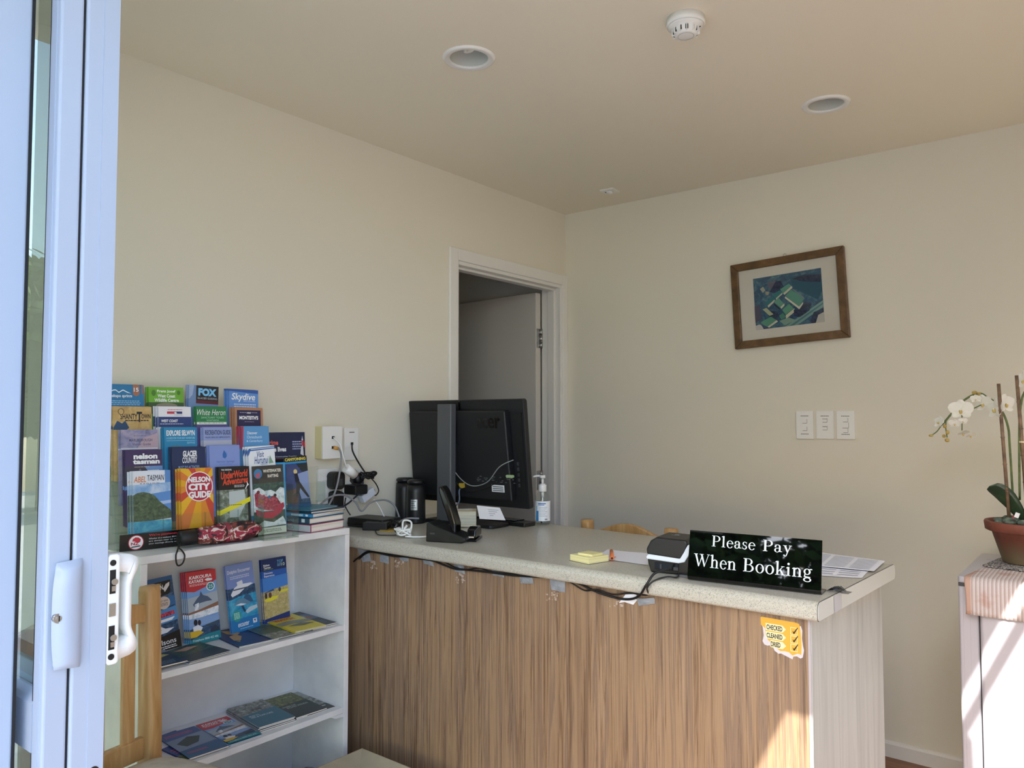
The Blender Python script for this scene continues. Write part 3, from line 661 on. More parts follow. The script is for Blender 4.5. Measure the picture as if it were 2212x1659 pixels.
m = MB(); m.add([(ex(e0.y),e0.y,ZT-.001),(ex(e1.y),e1.y,ZT-.001),(ex(e1.y),e1.y+.002,.8815),(ex(e0.y),e0.y+.001,.8815)], [(0,1,2,3)], pm('pale grey tape','#a9adb2',.4)); m.build('edge_tape', label='pale grey tape strip wrapped over the white worktop end', cat='tape')

# ---- card printer
p = zt(1437,1239); o = empty('card_printer', (p.x+.0,p.y+.045,ZT), 'black and white card payment printer beside the sign', 'card terminal', rotz=R(8))
m = MB()
body = [(-.036,0),(.046,0),(.058,.012),(.060,.040),(-.052,.040),(-.050,.014)]
m.prism([(-.045,0),(.060,0),(.064,.030),(.072,.052),(-.055,.040),(-.052,.022)], -.046, .060, BLK, axis='y'); m.build('lower_body', o, bevel=.004, seg=3)
m = MB(); m.prism([(-.0565,.040),(-.055,.034),(.030,.030),(.046,.034),(.056,.050),(.062,.066),(.072,.070),(.072,.082),(.055,.078),(.044,.060),(.034,.044),(-.05,.047)], -.049, .062, pm('pale blue white plastic','#dfe6ee',.3), axis='y'); m.build('white_band', o, bevel=.002)
m = MB(); m.prism([(-.054,.0455),(.036,.0395),(.048,.060),(.056,.082),(.050,.090),(-.028,.092),(-.044,.082),(-.056,.060)], -.050, .058, BLK, axis='y'); m.build('paper_lid', o, bevel=.006, seg=3)
m = MB(); m.box(-.032,-.0512,.010,.030,-.0464,.028,BLK2); m.box(-.018,-.0518,.012,-.014,-.051,.024,DGREY); m.box(.004,-.0518,.014,.012,-.051,.022,BLACKR); m.box(.018,-.0518,.012,.030,-.051,.020,DGREY); m.build('ports', o)
m = MB(); m.lathe([(.0115,.0),(.0108,.0003),(.0106,.0)], ink('#9a9ea2'), 24, TX((.004,.014,.0922)), cap=False)
for k in range(3): m.tube([(.004-.003+.004*k+.002*cos(t), .014+.006*sin(t), .0925) for t in (-.9,0,.9)], .0006, ink('#9a9ea2'), 5, 4)
m.build('contactless_symbol', o)

# ---- sticky notes
p = zt(1258,1216); o = empty('sticky_note_block', (p.x+.0,p.y+.035,ZT), 'pale yellow sticky note blocks on the worktop edge', 'sticky notes', rotz=R(-14))
YP = ramped('pale yellow note paper','#efe6a8',(1,1,500),[(.4,'#dfd592'),(.6,'#f4edb8')],.7,1,2)
MB().box(-.038,-.038,.001,.038,.038,.018,YP).build('block', o, bevel=.0006)
MB().box(-.020,-.026,.0185,.030,.022,.0245,YP,TX((0,0,0),R(10))).build('small_block', o, bevel=.0005)
MB().box(-.040,-.040,0,.040,.040,.0009,pm('grey backing card','#77757a',.7)).build('backing', o)
# ---- sheet of paper under pen
P4 = [zt(*q) for q in ((1285,1206),(1313,1188),(1402,1197),(1400,1222))]
def sheet(name, P4, z, mat, label, cat, curl=.004, n=6, **kw):
    m = MB(); vs = []
    for i in range(n+1):
        for j in range(n+1):
            u, v = i/n, j/n; p = (P4[0]*(1-u)+P4[3]*u)*(1-v)+(P4[1]*(1-u)+P4[2]*u)*v; vs.append((p.x,p.y,z+curl*(max(0,u-.6)**2)*2*(1-v)+curl*.3*sin(3*u+2*v)**2))
    m.add(vs, [(i*(n+1)+j,(i+1)*(n+1)+j,(i+1)*(n+1)+j+1,i*(n+1)+j+1) for i in range(n) for j in range(n)], mat)
    o = m.build(name, label=label, cat=cat, **kw); s = o.modifiers.new('thick','SOLIDIFY'); s.thickness = .0004; s.offset = 1; return o
sheet('paper_sheet', P4, ZT+.0006, PAPER, 'white paper sheet under the orange pen on the worktop', 'paper')
a = zt(1322,1206,ZT+.010); b = zt(1321,1190,ZT+.009)
pen = empty('pen', a, 'orange pen with open end lying on the white paper', 'pen')
m = MB(); q = b-a; m.cyl((0,0,0), q, .0055, pm('orange plastic','#e0763a',.35), 16); m.build('barrel', pen)
m = MB(); m.cyl(-q.normalized()*.0006, q.normalized()*.0004, .0034, BLACKR, 14); m.build('tip_hole', pen)
m = MB(); m.box(-.0085,-.001,-.002,-.0045,.030,.0,pm('orange plastic','#e0763a',.35)); m.build('clip', pen, bevel=.001)
# ---- printed pages right of sign
LINES = pm('faint grey print', '#b9b9c2', .8)
Q1 = [zt(*q) for q in ((1700,1243),(1745,1196),(1912,1216),(1862,1250))]; 
def printed(P4, z, label, dz=.0008, rows=9, cols=3):
    o = sheet('printed_page', P4, z, PAPER, label, 'paper', .003, group='printed pages behind the sign')
    m = MB()
    for c in range(cols):
        for r in range(rows):
            u0 = .05+.31*c; u1 = u0+.26; v = .08+.88*r/rows; 
            def q(u,v): p = (P4[0]*(1-u)+P4[3]*u)*(1-v)+(P4[1]*(1-u)+P4[2]*u)*v; return (p.x,p.y,z+.0012+.003*(max(0,u-.6)**2)*2*(1-v)+.0009*sin(3*u+2*v)**2)
            m.add([q(u0,v),q(u1,v),q(u1,v+.035),q(u0,v+.035)],[(0,1,2,3)],LINES)
    m.build('print', o); return o
printed([zt(*q) for q in ((1690,1240),(1735,1188),(1895,1214),(1862,1250))], ZT+.0006, 'lower printed page behind the sign near the worktop end')
printed([zt(*q) for q in ((1720,1222),(1752,1194),(1912,1216),(1888,1238))], ZT+.0042, 'upper printed page behind the sign near the worktop end')

# ---- hand sanitiser
p = zt(1172,1133); o = empty('sanitiser_bottle', (p.x,p.y,ZT), 'clear hand sanitiser pump bottle with a blue and white label', 'bottle', rotz=R(38))
hb = 0.28
s = .181/.205
BOT = clear('clear bottle plastic','#f6faf9',.9,1.40,.03)
m = MB(); m.lathe([(.0,.0),(.026,0),(.0295,.005),(.0295,.105),(.028,.120),(.018,.134),(.014,.138),(.014,.146)], BOT, 32); m.build('bottle_body', o)
m = MB(); m.lathe([(0,.003),(.0255,.004),(.0275,.008),(.0275,.098),(.0,.0985)], clear('gel','#f4f8f8',.5,1.15,.0), 28); m.build('gel', o)
vs = []; fs = []; n = 24
for k in range(n+1):
    a = R(-90-105+210*k/n); vs += [(.0299*cos(a),.0299*sin(a),.018),(.0299*cos(a),.0299*sin(a),.100)]
LB = MB(); LB.keep = True
LB.add(vs, [(2*k,2*k+2,2*k+3,2*k+1) for k in range(n)], ink('#e9eef4')); 
def curved(mb, x0, x1, z0, z1, mt, r):
    vs = []; N_ = 6
    for k in range(N_+1): a = R(-90)+ (x0+(x1-x0)*k/N_)/.03; vs += [(r*cos(a),r*sin(a),z0),(r*cos(a),r*sin(a),z1)]
    mb.add(vs, [(2*k,2*k+2,2*k+3,2*k+1) for k in range(N_)], mt)
curved(LB,-.029,-.017,.018,.060,ink('#2f86c4'),.0301); curved(LB,-.029,-.023,.06,.08,ink('#8ab8dd'),.0301)
curved(LB,-.018,.012,.088,.092,ink('#2f6fb0'),.0302); curved(LB,-.018,.006,.083,.086,ink('#2f6fb0'),.0302)
for k in range(7): curved(LB,-.014,.018-.004*(k%3),.074-.006*k,.0755-.006*k,ink('#9aa3ad'),.0302)
for k in range(7): curved(LB,.008+.0016*k,.0090+.0016*k,.022,.028,ink('#22262c'),.0302)
LB.build('bottle_label', o)
m = MB(); m.cyl((0,0,.138),(0,0,.166),.0155,WPL,24); m.cyl((0,0,.166),(0,0,.170),.011,WPL,20); m.build('collar', o, bevel=.001)
m = MB(); m.cyl((0,0,.16),(0,0,.196),.0045,WPL,14); m.cyl((0,0,.194),(0,0,.206),.0115,WPL,18); m.tube([(-.004,0,.202),(-.02,0,.203),(-.036,0,.199)],.0042,WPL,10,4); m.cyl((0,0,.138),(0,0,.115),.006,WPL,12); m.cyl((0,0,.115),(0,0,.01),.0025,WPL,8); m.build('pump', o)
o.scale = (.98,.98,.90)

# ---- monitor (seen from behind)
ym = -1.110
bR = on_y(1152,1104,ym+.0); bL = on_y(893,1078,ym); tR = on_y(1137,860,ym)
MW = bR.x-bL.x; z0 = (bR.z+bL.z)/2; print('monitor', bL, bR, tR)
o = empty('computer_monitor', ((bL.x+bR.x)/2-.028, ym, ZT), 'large black computer monitor seen from behind on the counter', 'monitor')
hgt = on_y(1137,860,ym-.03).z-z0; TL_ = R(-6)
MM = TX((0,0,z0-ZT), 0, -TL_) ; MM = Matrix.Translation((0,.02,z0-ZT)) @ Matrix.Rotation(R(6),4,'X')
BP = pm('monitor back black plastic', '#101217', .5)
m = MB(); m.rbox(-MW/2,0,0,MW/2,.022,hgt,.010,BP,MM,axis='y'); m.build('display_shell', o, bevel=.003)
m = MB(); m.prism([(-MW/2+.040,.030),(MW/2-.060,.030),(MW/2-.068,hgt-.04),(-MW/2+.046,hgt-.04)],-.030,.001,BP,axis='y',M=MM); m.build('rear_housing', o, bevel=.006, seg=3)
m = MB(); m.box(MW/2-.045,-.004,.02,MW/2-.012,.001,hgt-.05,BLK,MM)
for k in range(5): m.box(MW/2-.044,-.006,.08+.02*k,MW/2-.036,-.003,.092+.02*k,DGREY,MM)
m.build('port_panel', o)
m = MB(); M2 = MM @ Matrix(((1,0,0,0),(0,0,1,-.0312),(0,1,0,0),(0,0,0,1)))
m.keep = True; m.text('acer', .10, hgt-.105, .215, hgt-.065, pm('black embossed logo','#030304',.15), M2, bold=.02); m.build('logo', o)
m = MB(); m.box(.155,-.0308,.062,.215,-.030,.088,ink('#d9dde2'),MM); 
for k in range(3): m.box(.160,-.0312,.066+.007*k,.210,-.0306,.069+.007*k,ink('#44484f'),MM)
for k in range(26): 
    x = random.uniform(.08,.27); z = random.choice((.098,.104,.110,.116)); m.box(x,-.0308,z,x+random.uniform(.004,.014),-.030,z+.0022,ink('#6a6e76'),MM)
m.build('rating_label', o)
MB().box(-.012,-.0015,hgt-.04,-.002,.0005,hgt-.002,BLK2,MM).build('camera_strip', o)
cs = on_y(961,1122,-1.195); cxl = cs.x-(o.location.x)-.012
m = MB(); m.rbox(cxl-.040,-.078,.0,cxl+.034,-.046,on_y(961,873,-1.195).z-ZT,.006,pm('dark grey stand plastic','#4c4e52',.38),axis='z'); 
m.build('stand_column', o, bevel=.003)
m = MB(); m.box(cxl-.03,-.048,.10,cxl+.03,-.004,.30,BLK); m.build('hinge_mount', o, bevel=.003)
m = MB(); m.rbox(cxl-.10,-.082,.0005,cxl+.24,.03,.013,.02,BLK,axis='z'); m.build('base_plate', o, bevel=.003)
# cables behind the monitor
mx_, my_ = o.location.x, ym
def mp_(x,y,z): p = MM @ V((x,y,z)); return V((mx_+p.x, ym+p.y, ZT+p.z))
tube_px('monitor_cable', [mp_(-.055,-.035,.235),mp_(-.03,-.055,.20),mp_(.0,-.055,.13),mp_(.07,-.055,.085),mp_(.15,-.05,.10),mp_(.215,-.05,.16),mp_(.27,-.035,.185)], .0018, pm('grey cable','#8a8c8e',.4), 'thin grey cable looping across the monitor back', 'cable')
tube_px('monitor_lead', [mp_(-.055,-.035,.225),mp_(-.035,-.06,.17),mp_(.0,-.06,.10),mp_(.05,-.06,.06),mp_(.15,-.055,.08),mp_(.24,-.04,.125)], .0014, BLK2, 'thin black cable hanging below the grey one behind the monitor', 'cable')
m = MB(); m.rbox(.235,-.042,.120,.268,-.034,.130,.004,pm('green plug','#9db58a',.3),MM,axis='y'); u = m.build('usb_plug', label='small pale green plug in the side of the monitor back', cat='plug', loc=o.location)
tube_px('network_lead', [mp_(.01,-.036,.075),mp_(.012,-.055,.06),mp_(.012,-.06,.02),V((mx_-.02,ym-.05,ZT+.05)),V((mx_-.035,ym-.05,ZT+.018))], .0028, pm('blue grey cable','#59687c',.4), 'blue grey cable dropping from the yellow plug behind the monitor', 'cable')
m = MB(); m.box(.003,-.045,.070,.020,-.030,.088,pm('yellow plug','#b59a3a',.4),MM); m.build('yellow_plug', label='yellow network plug low on the monitor back', cat='plug', loc=o.location)

# ---- memo cube in a clear holder
p = zt(993,1140); o = empty('memo_holder', (p.x-.012,p.y+.042,ZT), 'clear acrylic holder with a block of cream memo paper', 'memo holder', rotz=R(40))
m = MB(); a = .046
for (x0,y0,x1,y1) in ((-a,-a,a,-a+.002),(-a,a-.002,a,a),(-a,-a,-a+.002,a),(a-.002,-a,a,a)): m.box(x0,y0,0,x1,y1,.072,ACRY)
m.box(-a,-a,0,a,a,.002,ACRY); m.build('clear_box', o)
MEMO = ramped('stack of memo paper', '#e0d2bc', (3,3,110), [(.4,'#d8c4a6'),(.5,'#e9dfce'),(.6,'#cfc6bd')], .8, 1, 3)
m = MB(); m.box(-.042,-.042,.003,.042,.042,.060,MEMO); m.build('memo_paper', o)
# ---- tilted page behind the memo holder
P4 = [zt(1042,1118), on_y(1040,1095,-1.13), on_y(1078,1098,-1.13), zt(1090,1121)]
sheet('note_page', P4, 0.0, PAPER, 'white page with print propped under the monitor', 'paper', 0) if False else None
m = MB(); a, b = on_y(1036,1121,-1.235), on_y(1092,1124,-1.235); c_, d_ = on_y(1080,1097,-1.20), on_y(1030,1092,-1.20)
m.add([a,b,c_,d_],[(0,1,2,3)],PAPER); 
for k in range(4):
    q = lambda u,v: (a*(1-u)+b*u)*(1-v)+(d_*(1-u)+c_*u)*v+V((0,-.0006,0.0003)); m.add([q(.45,.75-.15*k),q(.9-.1*k,.75-.15*k),q(.9-.1*k,.79-.15*k),q(.45,.79-.15*k)],[(0,1,2,3)],LINES)
o_ = m.build('note_page', label='white page with print propped below the monitor', cat='paper'); s = o_.modifiers.new('thick','SOLIDIFY'); s.thickness = .0005
# ---- keyboard behind
p = zt(1127,1131); m = MB(); o = empty('keyboard', (p.x+.07,p.y+.03,ZT), 'black keyboard edge between the monitor and the sanitiser bottle', 'keyboard', rotz=R(-2))
o.location = (.47,-1.041,ZT) ; m.rbox(-.17,-.033,0,.085,.033,.016,.006,BLK,axis='z'); m.build('keyboard_body', o, bevel=.003)
m = MB()
for i in range(9):
    for j in range(3): m.box(-.16+.022*i,-.03+.020*j,.016,-.142+.022*i,-.013+.020*j,.020,BLK2)
m.build('keys', o, kind='stuff')

# ---- desk phone on its charging dock
p = zt(950,1170); o = empty('cordless_phone', (p.x+.01,p.y+.030,ZT), 'black desk phone with handset standing upright in its dock', 'telephone', rotz=R(20))
m = MB(); m.prism([(-.062,.0),(.062,0),(.078,.010),(.074,.018),(-.03,.052),(-.052,.064),(-.060,.060)], -.042, .042, BLK, axis='y'); m.build('dock', o, bevel=.004, seg=3)
m = MB(); m.prism([(.020,.030),(.036,.026),(.036,.06),(.018,.115),(-.004,.165),(-.016,.180),(-.027,.176),(-.026,.160),(-.008,.11),(.010,.065)], -.024, .024, BLK2, axis='y'); m.build('handset', o, bevel=.006, seg=3)
m = MB(); m.box(-.046,-.044,.025,-.030,.0,.030,DGREY); m.build('button', o)
# second handset standing behind
p = zt(910,1127); m = MB(); m.cyl((0,0,.0),(0,0,.085),.008,DGREY,14); m.ell((0,0,.085),(.008,.008,.006),DGREY); m.lathe([(.03,0),(.03,.008),(.02,.012),(0,.012)],BLK,24)
m.build('antenna', loc=(p.x,p.y,ZT+.0005), label='small dark grey aerial standing behind the phone dock', cat='aerial')
# ---- stapler
p = zt(1017,1167); o = empty('stapler', (p.x+.005,p.y+.012,ZT), 'black stapler beside the phone, end toward the viewer', 'stapler', rotz=R(-62))
m = MB(); m.prism([(-.045,0),(.045,0),(.047,.008),(-.045,.010)], -.017, .017, BLK2, axis='y'); m.build('stapler_base', o, bevel=.002)
m = MB(); m.prism([(-.045,.012),(.046,.012),(.048,.020),(.040,.040),(.010,.046),(-.03,.044),(-.045,.032)], -.0145, .0145, BLK2, axis='y'); m.build('stapler_arm', o, bevel=.005, seg=3)
m = MB(); m.box(.044,-.010,.014,.0495,.010,.018,CHROME); m.build('staple_exit', o)
o.rotation_euler = (0,0,R(-62))
# ---- two black speakers
for (px, py, lab, st) in ((862,1124,'black desktop speaker tower, the left one further back',0),(886,1131,'black desktop speaker tower with a silver sticker, right one',1)):
    p = zt(px, py); o = empty('desktop_speaker', (p.x,p.y+.03,ZT), lab, 'speaker', group='two black speaker towers'); o.rotation_euler = (0,0,R(38))
    m = MB(); m.lathe([(.036,0),(.037,.006),(.0355,.12),(.034,.145)], BLK, 32); m.build('tower', o)
    m = MB(); m.lathe([(.030,.145),(.030,.151),(.034,.153),(.034,.160),(.028,.165),(0,.167)], BLK, 32); m.build('cap', o)
    if st:
        m = MB(); m.keep = True; vs = []; n = 8
        for k in range(n+1): a = R(-115+42*k/n); vs += [(.0372*cos(a),.0372*sin(a),.052),(.0368*cos(a),.0368*sin(a),.092)]
        m.add(vs, [(2*k,2*k+2,2*k+3,2*k+1) for k in range(n)], pm('silver foil sticker','#9fa6ac',.3,.7)); 
        for j in range(4):
            vs = []; 
            for k in range(5): a = R(-112+ (30-5*(j%3))*k/4); vs += [(.0376*cos(a),.0376*sin(a),.060+.008*j),(.0376*cos(a),.0376*sin(a),.0625+.008*j)]
            m.add(vs, [(2*k,2*k+2,2*k+3,2*k+1) for k in range(4)], ink('#3f454d'))
        m.build('foil_sticker', o)
# ---- black box and router at the left
p = zt(800,1146); o = empty('adapter_box', (p.x,p.y+.03,ZT), 'flat black power adapter box at the left end of the worktop', 'adapter', rotz=R(33))
MB().box(-.045,-.030,0,.045,.030,.028,BLK).build('case', o, bevel=.003); MB().box(-.012,-.006,.028,.010,.004,.0284,DGREY).build('logo_mark', o)
o = empty('network_router', (.10,-1.40,ZT), 'flat black router box against the wall behind the adapter box', 'router', rotz=R(8))
MB().box(-.085,-.055,0,.085,.055,.034,BLK).build('case', o, bevel=.006, seg=3); MB().box(-.08,-.057,.010,.08,-.0548,.016,BLK2).build('front_strip', o)
MB().box(-.03,-.035,0,.03,.035,.004,ink('#b8963c')).build('cardboard_scrap', label='scrap of yellow card beside the router edge', cat='card', loc=(.215,-1.43,ZT))

# ---- white and black cable bundle
random.seed(9)
c0 = zt(872,1160); m = MB(); pts = []
for k in range(26): a = k*.95; pts.append(c0+V((.030*cos(a)+random.uniform(-.006,.006), .018*sin(a)+random.uniform(-.005,.005), .008+.010*(1+sin(a*1.7)))))
m.tube(pts, .0032, WPL, 8, 5); m.tube([c0+V((-.005,0,.02)), c0+V((-.012,.01,.052)), c0+V((.02,.015,.050)), c0+V((.024,.01,.02))], .0032, WPL, 8, 6); m.tube([c0+V((.0,-.01,.012)), c0+V((.012,.004,.040))], .004, WPL, 8, 2)
m.build('white_cable_bundle', label='bundled white cable coil in front of the phone dock', cat='cable')
tube_px('white_phone_lead', [c0+V((.02,-.012,.005)), zt(905,1160,.926), zt(925,1158,.93), zt(935,1152,.94)], .003, WPL, 'white phone lead running into the dock', 'cable')
m = MB(); b0 = zt(852,1146)
pts = [b0+V((.020*cos(k*1.1)+random.uniform(-.005,.005), .014*sin(k*1.1), .008+.016*(1+sin(k*.8)))) for k in range(22)]
m.tube(pts, .0024, BLK, 7, 5); m.build('black_cable_bundle', label='tangled black cable knot left of the white cable coil', cat='cable')
tube_px('black_lead', [b0, zt(858,1155,.926), zt(835,1156,.925), zt(815,1154,.925), zt(812,1140,.925), zt(828,1128,.932), zt(850,1124,.94)], .0016, BLK, 'thin black lead looping around the adapter box', 'cable')
# ================================================================== SOCKETS, PLUGS AND CABLES ON THE LEFT WALL
def wplate(px0, py0, px1, py1, d=0):
    a, b = on_x(px0,py0,d), on_x(px1,py1,d); return (a.y+b.y)/2, (a.z+b.z)/2, abs(a.y-b.y)/2, abs(a.z-b.z)/2
OLDW = pm('aged cream plastic','#d9cf9e',.4)
y, z, w2, h2 = wplate(697,921,738,990,.045)
jb = empty('data_socket_box', (0,y,z), 'deep surface mounted data socket box with cream side, two jacks', 'socket')
MB().box(.0,-w2,-h2,.040,w2,h2,OLDW).build('box', jb, bevel=.002); MB().rbox(.040,-w2,-h2,.048,w2,h2,.003,WPL,axis='x').build('faceplate', jb, bevel=.002)
m = MB()
for dz in (.018,-.018): m.box(.048,-.008,dz-.007,.050,.008,dz+.007,WPL); m.box(.0495,-.006,dz-.005,.0505,.006,dz+.005,BLACKR)
m.build('jack', jb)
J1 = V((.052,y,z+.018)); J2 = V((.052,y,z-.018))
y2, z2, w2b, h2b = wplate(741,924,771,993,.0)
o = empty('phone_socket', (0,y2,z2), 'flat white phone socket plate with a black lead, right of the deep box', 'socket')
MB().rbox(0,-w2b,-h2b,.010,w2b,h2b,.003,WPL,axis='x').build('plate', o, bevel=.002)
m = MB(); m.box(.010,-.010,-.008,.0115,.010,.010,WPL); m.box(.0113,-.006,-.004,.012,.006,.006,BLACKR); m.box(.010,-.012,h2b-.019,.0105,.012,h2b-.016,DGREY); m.build('jack', o)
J3 = V((.012,y2,z2))
def outlet(px0,py0,px1,py1,lab):
    y, z, w2, h2 = wplate(px0,py0,px1,py1,.0)
    o = empty('power_socket', (0,y,z), lab, 'power socket', group='white power sockets low on the left wall')
    MB().rbox(0,-w2,-h2,.012,w2,h2,.003,WPL,axis='x').build('plate', o, bevel=.002)
    for k in (1,-1):
        m = MB(); m.box(.012,-w2*.6,k*h2*.42-.006,.016,-w2*.18,k*h2*.42+.006,WPL); m.build('switch_rocker', o, bevel=.001)
        m = MB()
        for (dy,rt) in ((-.006,25),(.006,-25)): m.box(-.0003,-.0012,-.004,.0008,.0012,.004,BLACKR,TX((.012,w2*.42+dy,k*h2*.42+.004),0,R(rt)))
        m.box(.0117,w2*.42-.0012,k*h2*.42-.012,.0128,w2*.42+.0012,k*h2*.42-.005,BLACKR); m.build('socket_holes', o)
    return V((.012, y+w2*.42, z+h2*.42)), V((.012,y+w2*.42,z-h2*.42))
O1 = outlet(683,1013,725,1086,'white double power socket with two black plugs, left one')
O2 = outlet(737,1013,776,1082,'white double power socket mostly hidden behind adapters, right one')
def plug(name, c, r, d, lab, mat=BLK):
    m = MB(); m.lathe([(r,0),(r,d*.6),(r*.8,d),(0,d)], mat, 20, TX(c, 0, 0, pi/2)); return m.build(name, label=lab, cat='plug')
p = O1[0]; o = empty('power_adapter', p+V((.001,.0,-.004)), 'rounded black power adapter in the left socket, upper one', 'adapter')
MB().rbox(0,-.028,-.034,.042,.026,.030,.018,BLK,axis='x').build('case', o, bevel=.004)
MB().box(.0425,-.012,-.020,.0435,.012,.004,DGREY).build('rating_label', o)
o = empty('power_adapter', O1[1]+V((.001,.0,-.018)), 'black power plug in the left socket, lower one', 'adapter')
MB().prism([(-.022,-.042),(.030,-.044),(.032,.020),(.010,.030),(-.020,.024)],0,.030,BLK,axis='x').build('case', o, bevel=.005)
# block adapters sticking out of the right socket
o = empty('power_adapter', O2[1]+V((.0,-.024,.012)), 'black block power adapter sticking out between the two sockets', 'adapter')
MB().box(.0,-.036,-.016,.065,.026,.020,BLK).build('case', o, bevel=.005); MB().ell((.030,0,.018),(.022,.020,.010),BLK).build('dome', o)
o = empty('power_adapter', O2[0]+V((.001,-.012,.0)), 'round black adapter under the white cylindrical one', 'adapter')
MB().lathe([(.022,0),(.022,.030),(.016,.040),(0,.041)], BLK, 24, TX((0,0,0),0,0,pi/2)).build('case', o)
pw = on_x(757,1018,.075); m = MB(); m.cyl(pw+V((.0,-.022,.014)), pw+V((.0,.020,-.014)), .0165, WPL, 24, .0175); m.build('white_adapter', label='white cylindrical adapter hanging above the black plugs', cat='adapter')
pk = on_x(793,1027,.06); m = MB(); random.seed(3)
pts = [pk+V((random.uniform(-.012,.012), .030*cos(k*1.3), random.uniform(-.014,.014))) for k in range(20)]
m.tube(pts, .0032, BLK, 7, 4); m.ell(pk+V((0,.032,.006)), (.012,.016,.010), BLK, 12); m.build('cable_knot', label='knotted black cable clump hanging on the wall right of the sockets', cat='cable')
pwb = on_x(794,1069,.05); o = empty('white_adapter_box', pwb, 'small white converter box hanging from its lead on the wall', 'adapter', rot=(R(28),0,0))
MB().box(-.012,-.034,-.014,.012,.030,.016,pm('blue grey white plastic','#ccd0dc',.4)).build('case', o, bevel=.002); MB().box(-.004,.030,-.004,.004,.036,.004,DGREY).build('lead_boot', o)
W_ = lambda x,y,d: on_x(x,y,d)
tube_px('white_data_cable', [J1, W_(735,960,.085), W_(741,985,.09), W_(748,1008,.085), pw+V((0,-.02,.016))], .0028, WPL, 'white cable from the upper jack of the deep socket box', 'cable')
m = MB(); q = J2; m.cyl(q, q+V((.004,.018,-.004)), .006, pm('orange plug boot','#d39a45',.4), 12); m.build('orange_plug', label='orange data plug in the lower jack of the deep socket box', cat='plug')
GRC = pm('mid grey cable','#8b8d92',.4)
tube_px('grey_data_cable', [q+V((.006,.02,-.004)), W_(737,985,.09), W_(733,1025,.09), W_(722,1068,.085), W_(700,1105,.08), W_(688,1095,.10), W_(715,1073,.10), W_(745,1070,.10), W_(768,1085,.10), W_(781,1104,.10), W_(800,1086,.10), W_(830,1080,.10), W_(850,1090,.11), W_(860,1110,.12), W_(863,1128,.13), W_(852,1142,.15)], .0034, GRC, 'grey data cable arching from the orange plug across the wall to the counter', 'cable')
tube_px('black_phone_lead', [J3, W_(762,975,.05), W_(775,1000,.05), pk], .0030, BLK, 'black lead running from the flat phone socket down to the cable knot', 'cable')
tube_px('thin_black_lead', [pk+V((0,.02,-.012)), W_(812,1045,.05), W_(818,1060,.05), W_(812,1070,.05), W_(809,1068,.05)], .0022, BLK, 'thin black lead curving from the cable knot to the white box', 'cable')
tube_px('white_box_lead', [W_(807,1079,.05), W_(818,1092,.06), W_(828,1112,.10), W_(836,1128,.15), W_(841,1136,.19)], .0026, WPL, 'white lead hanging from the white converter box to the worktop', 'cable')
tube_px('blue_black_lead', [W_(784,1040,.06), W_(782,1058,.07), W_(765,1076,.08), W_(745,1092,.09), W_(720,1100,.09)], .0032, pm('navy cable','#1c2238',.4), 'dark navy lead running down from the adapters to the book stack', 'cable')
tube_px('adapter_lead', [W_(747,1075,.04), W_(745,1090,.05), W_(750,1102,.06), W_(757,1113,.07)], .0022, BLK, 'short black lead dropping from the adapters to the router', 'cable')
tube_px('grey_dock_cable', [zt(852,1143,.93), zt(862,1128,.945), zt(880,1120,.95), zt(905,1120,.95)], .0034, GRC, 'grey cable arching over the worktop to the phone dock', 'cable')
# ================================================================== BOOKSHELF
SX, SY0, SY1, SZT = .283, -2.355, -1.668, .962
bs = empty('bookshelf', (0,0,0), 'white painted low bookshelf holding brochures, left of the counter', 'bookshelf')
T = .018
BKW = ramped('white hardboard back', '#d5d5d6', (1,1,1), [(.3,'#d0d1d3'),(.7,'#dadada')], .6, 12, 3)
MB().box(0.012,SY0,SZT-.020,SX,SY1,SZT,SHELFW).build('top_board', bs, bevel=.001)
for y in (SY0, SY1-T): MB().box(0.012,y,0,SX-.0,y+T,SZT-.0202,SHELFW).build('side_panel', bs, bevel=.001)
MB().box(0.004,SY0,.0,.0118,SY1,SZT-.0005,BKW).build('back_panel', bs)
SH = [.651, .387, .118]
for z in SH: MB().box(.0122,SY0+T+.0003,z-T,SX-.001,SY1-T-.0003,z,SHELFW).build('shelf', bs, bevel=.001)
m = MB(); m.prism([(SY1-T-.0004,SH[1]-T-.0003),(SY1-T-.0004,SH[1]-T-.012),(SY1-T-.03,SH[1]-T-.010),(SY1-T-.05,SH[1]-T-.0003)], SX-.02, SX-.001, SHELFW, axis='x'); m.build('shelf_bracket', bs)
MB().box(.02,SY0+T,0,SX-.02,SY1-T,.099,SHELFW).build('plinth', bs)

# ------------------------------------------------------------------ brochure covers
SEAP = lambda n,a,b,c,s=60: ramped('photo '+n, a, (1,1,1), [(.32,a),(.5,b),(.68,c)], .35, s, 5, .6, .8)
PH_HILL = SEAP('dark green headland','#2c3a2e','#4a5c42','#66755a',90)
PH_SEA = SEAP('turquoise sea','#1c7ba6','#2f97bf','#5bb4cc',40)
PH_CLOUD = SEAP('cloudy sky','#6d9bd0','#9dbce2','#d5dcea',25)
PH_SAND = SEAP('golden shallow water','#a08d58','#b8a56c','#cdbd88',110)
PH_DEEP = SEAP('dark blue water','#16304c','#28496a','#4b6f8e',80)
PH_FOAM = SEAP('white water','#9fb5c0','#dfe6ec','#f5f6f8',70)
PH_GREEN = SEAP('dark river','#1f3a38','#35524d','#55736a',70)
PH_BUSH = SEAP('mossy bush','#2c331c','#5c6332','#8b9150',70)
PH_GREY = SEAP('grey sketch','#3a3f3c','#7a807a','#b9beb6',60)
PH_PURP = SEAP('purple dusk beach','#6d6a8c','#9491b5','#b9a6b0',30)
PH_TAN = SEAP('old parchment','#b79457','#caa76a','#dabb82',40)
PH_RED = SEAP('red rafting jackets','#5b1226','#b02a4a','#d86a7e',120)
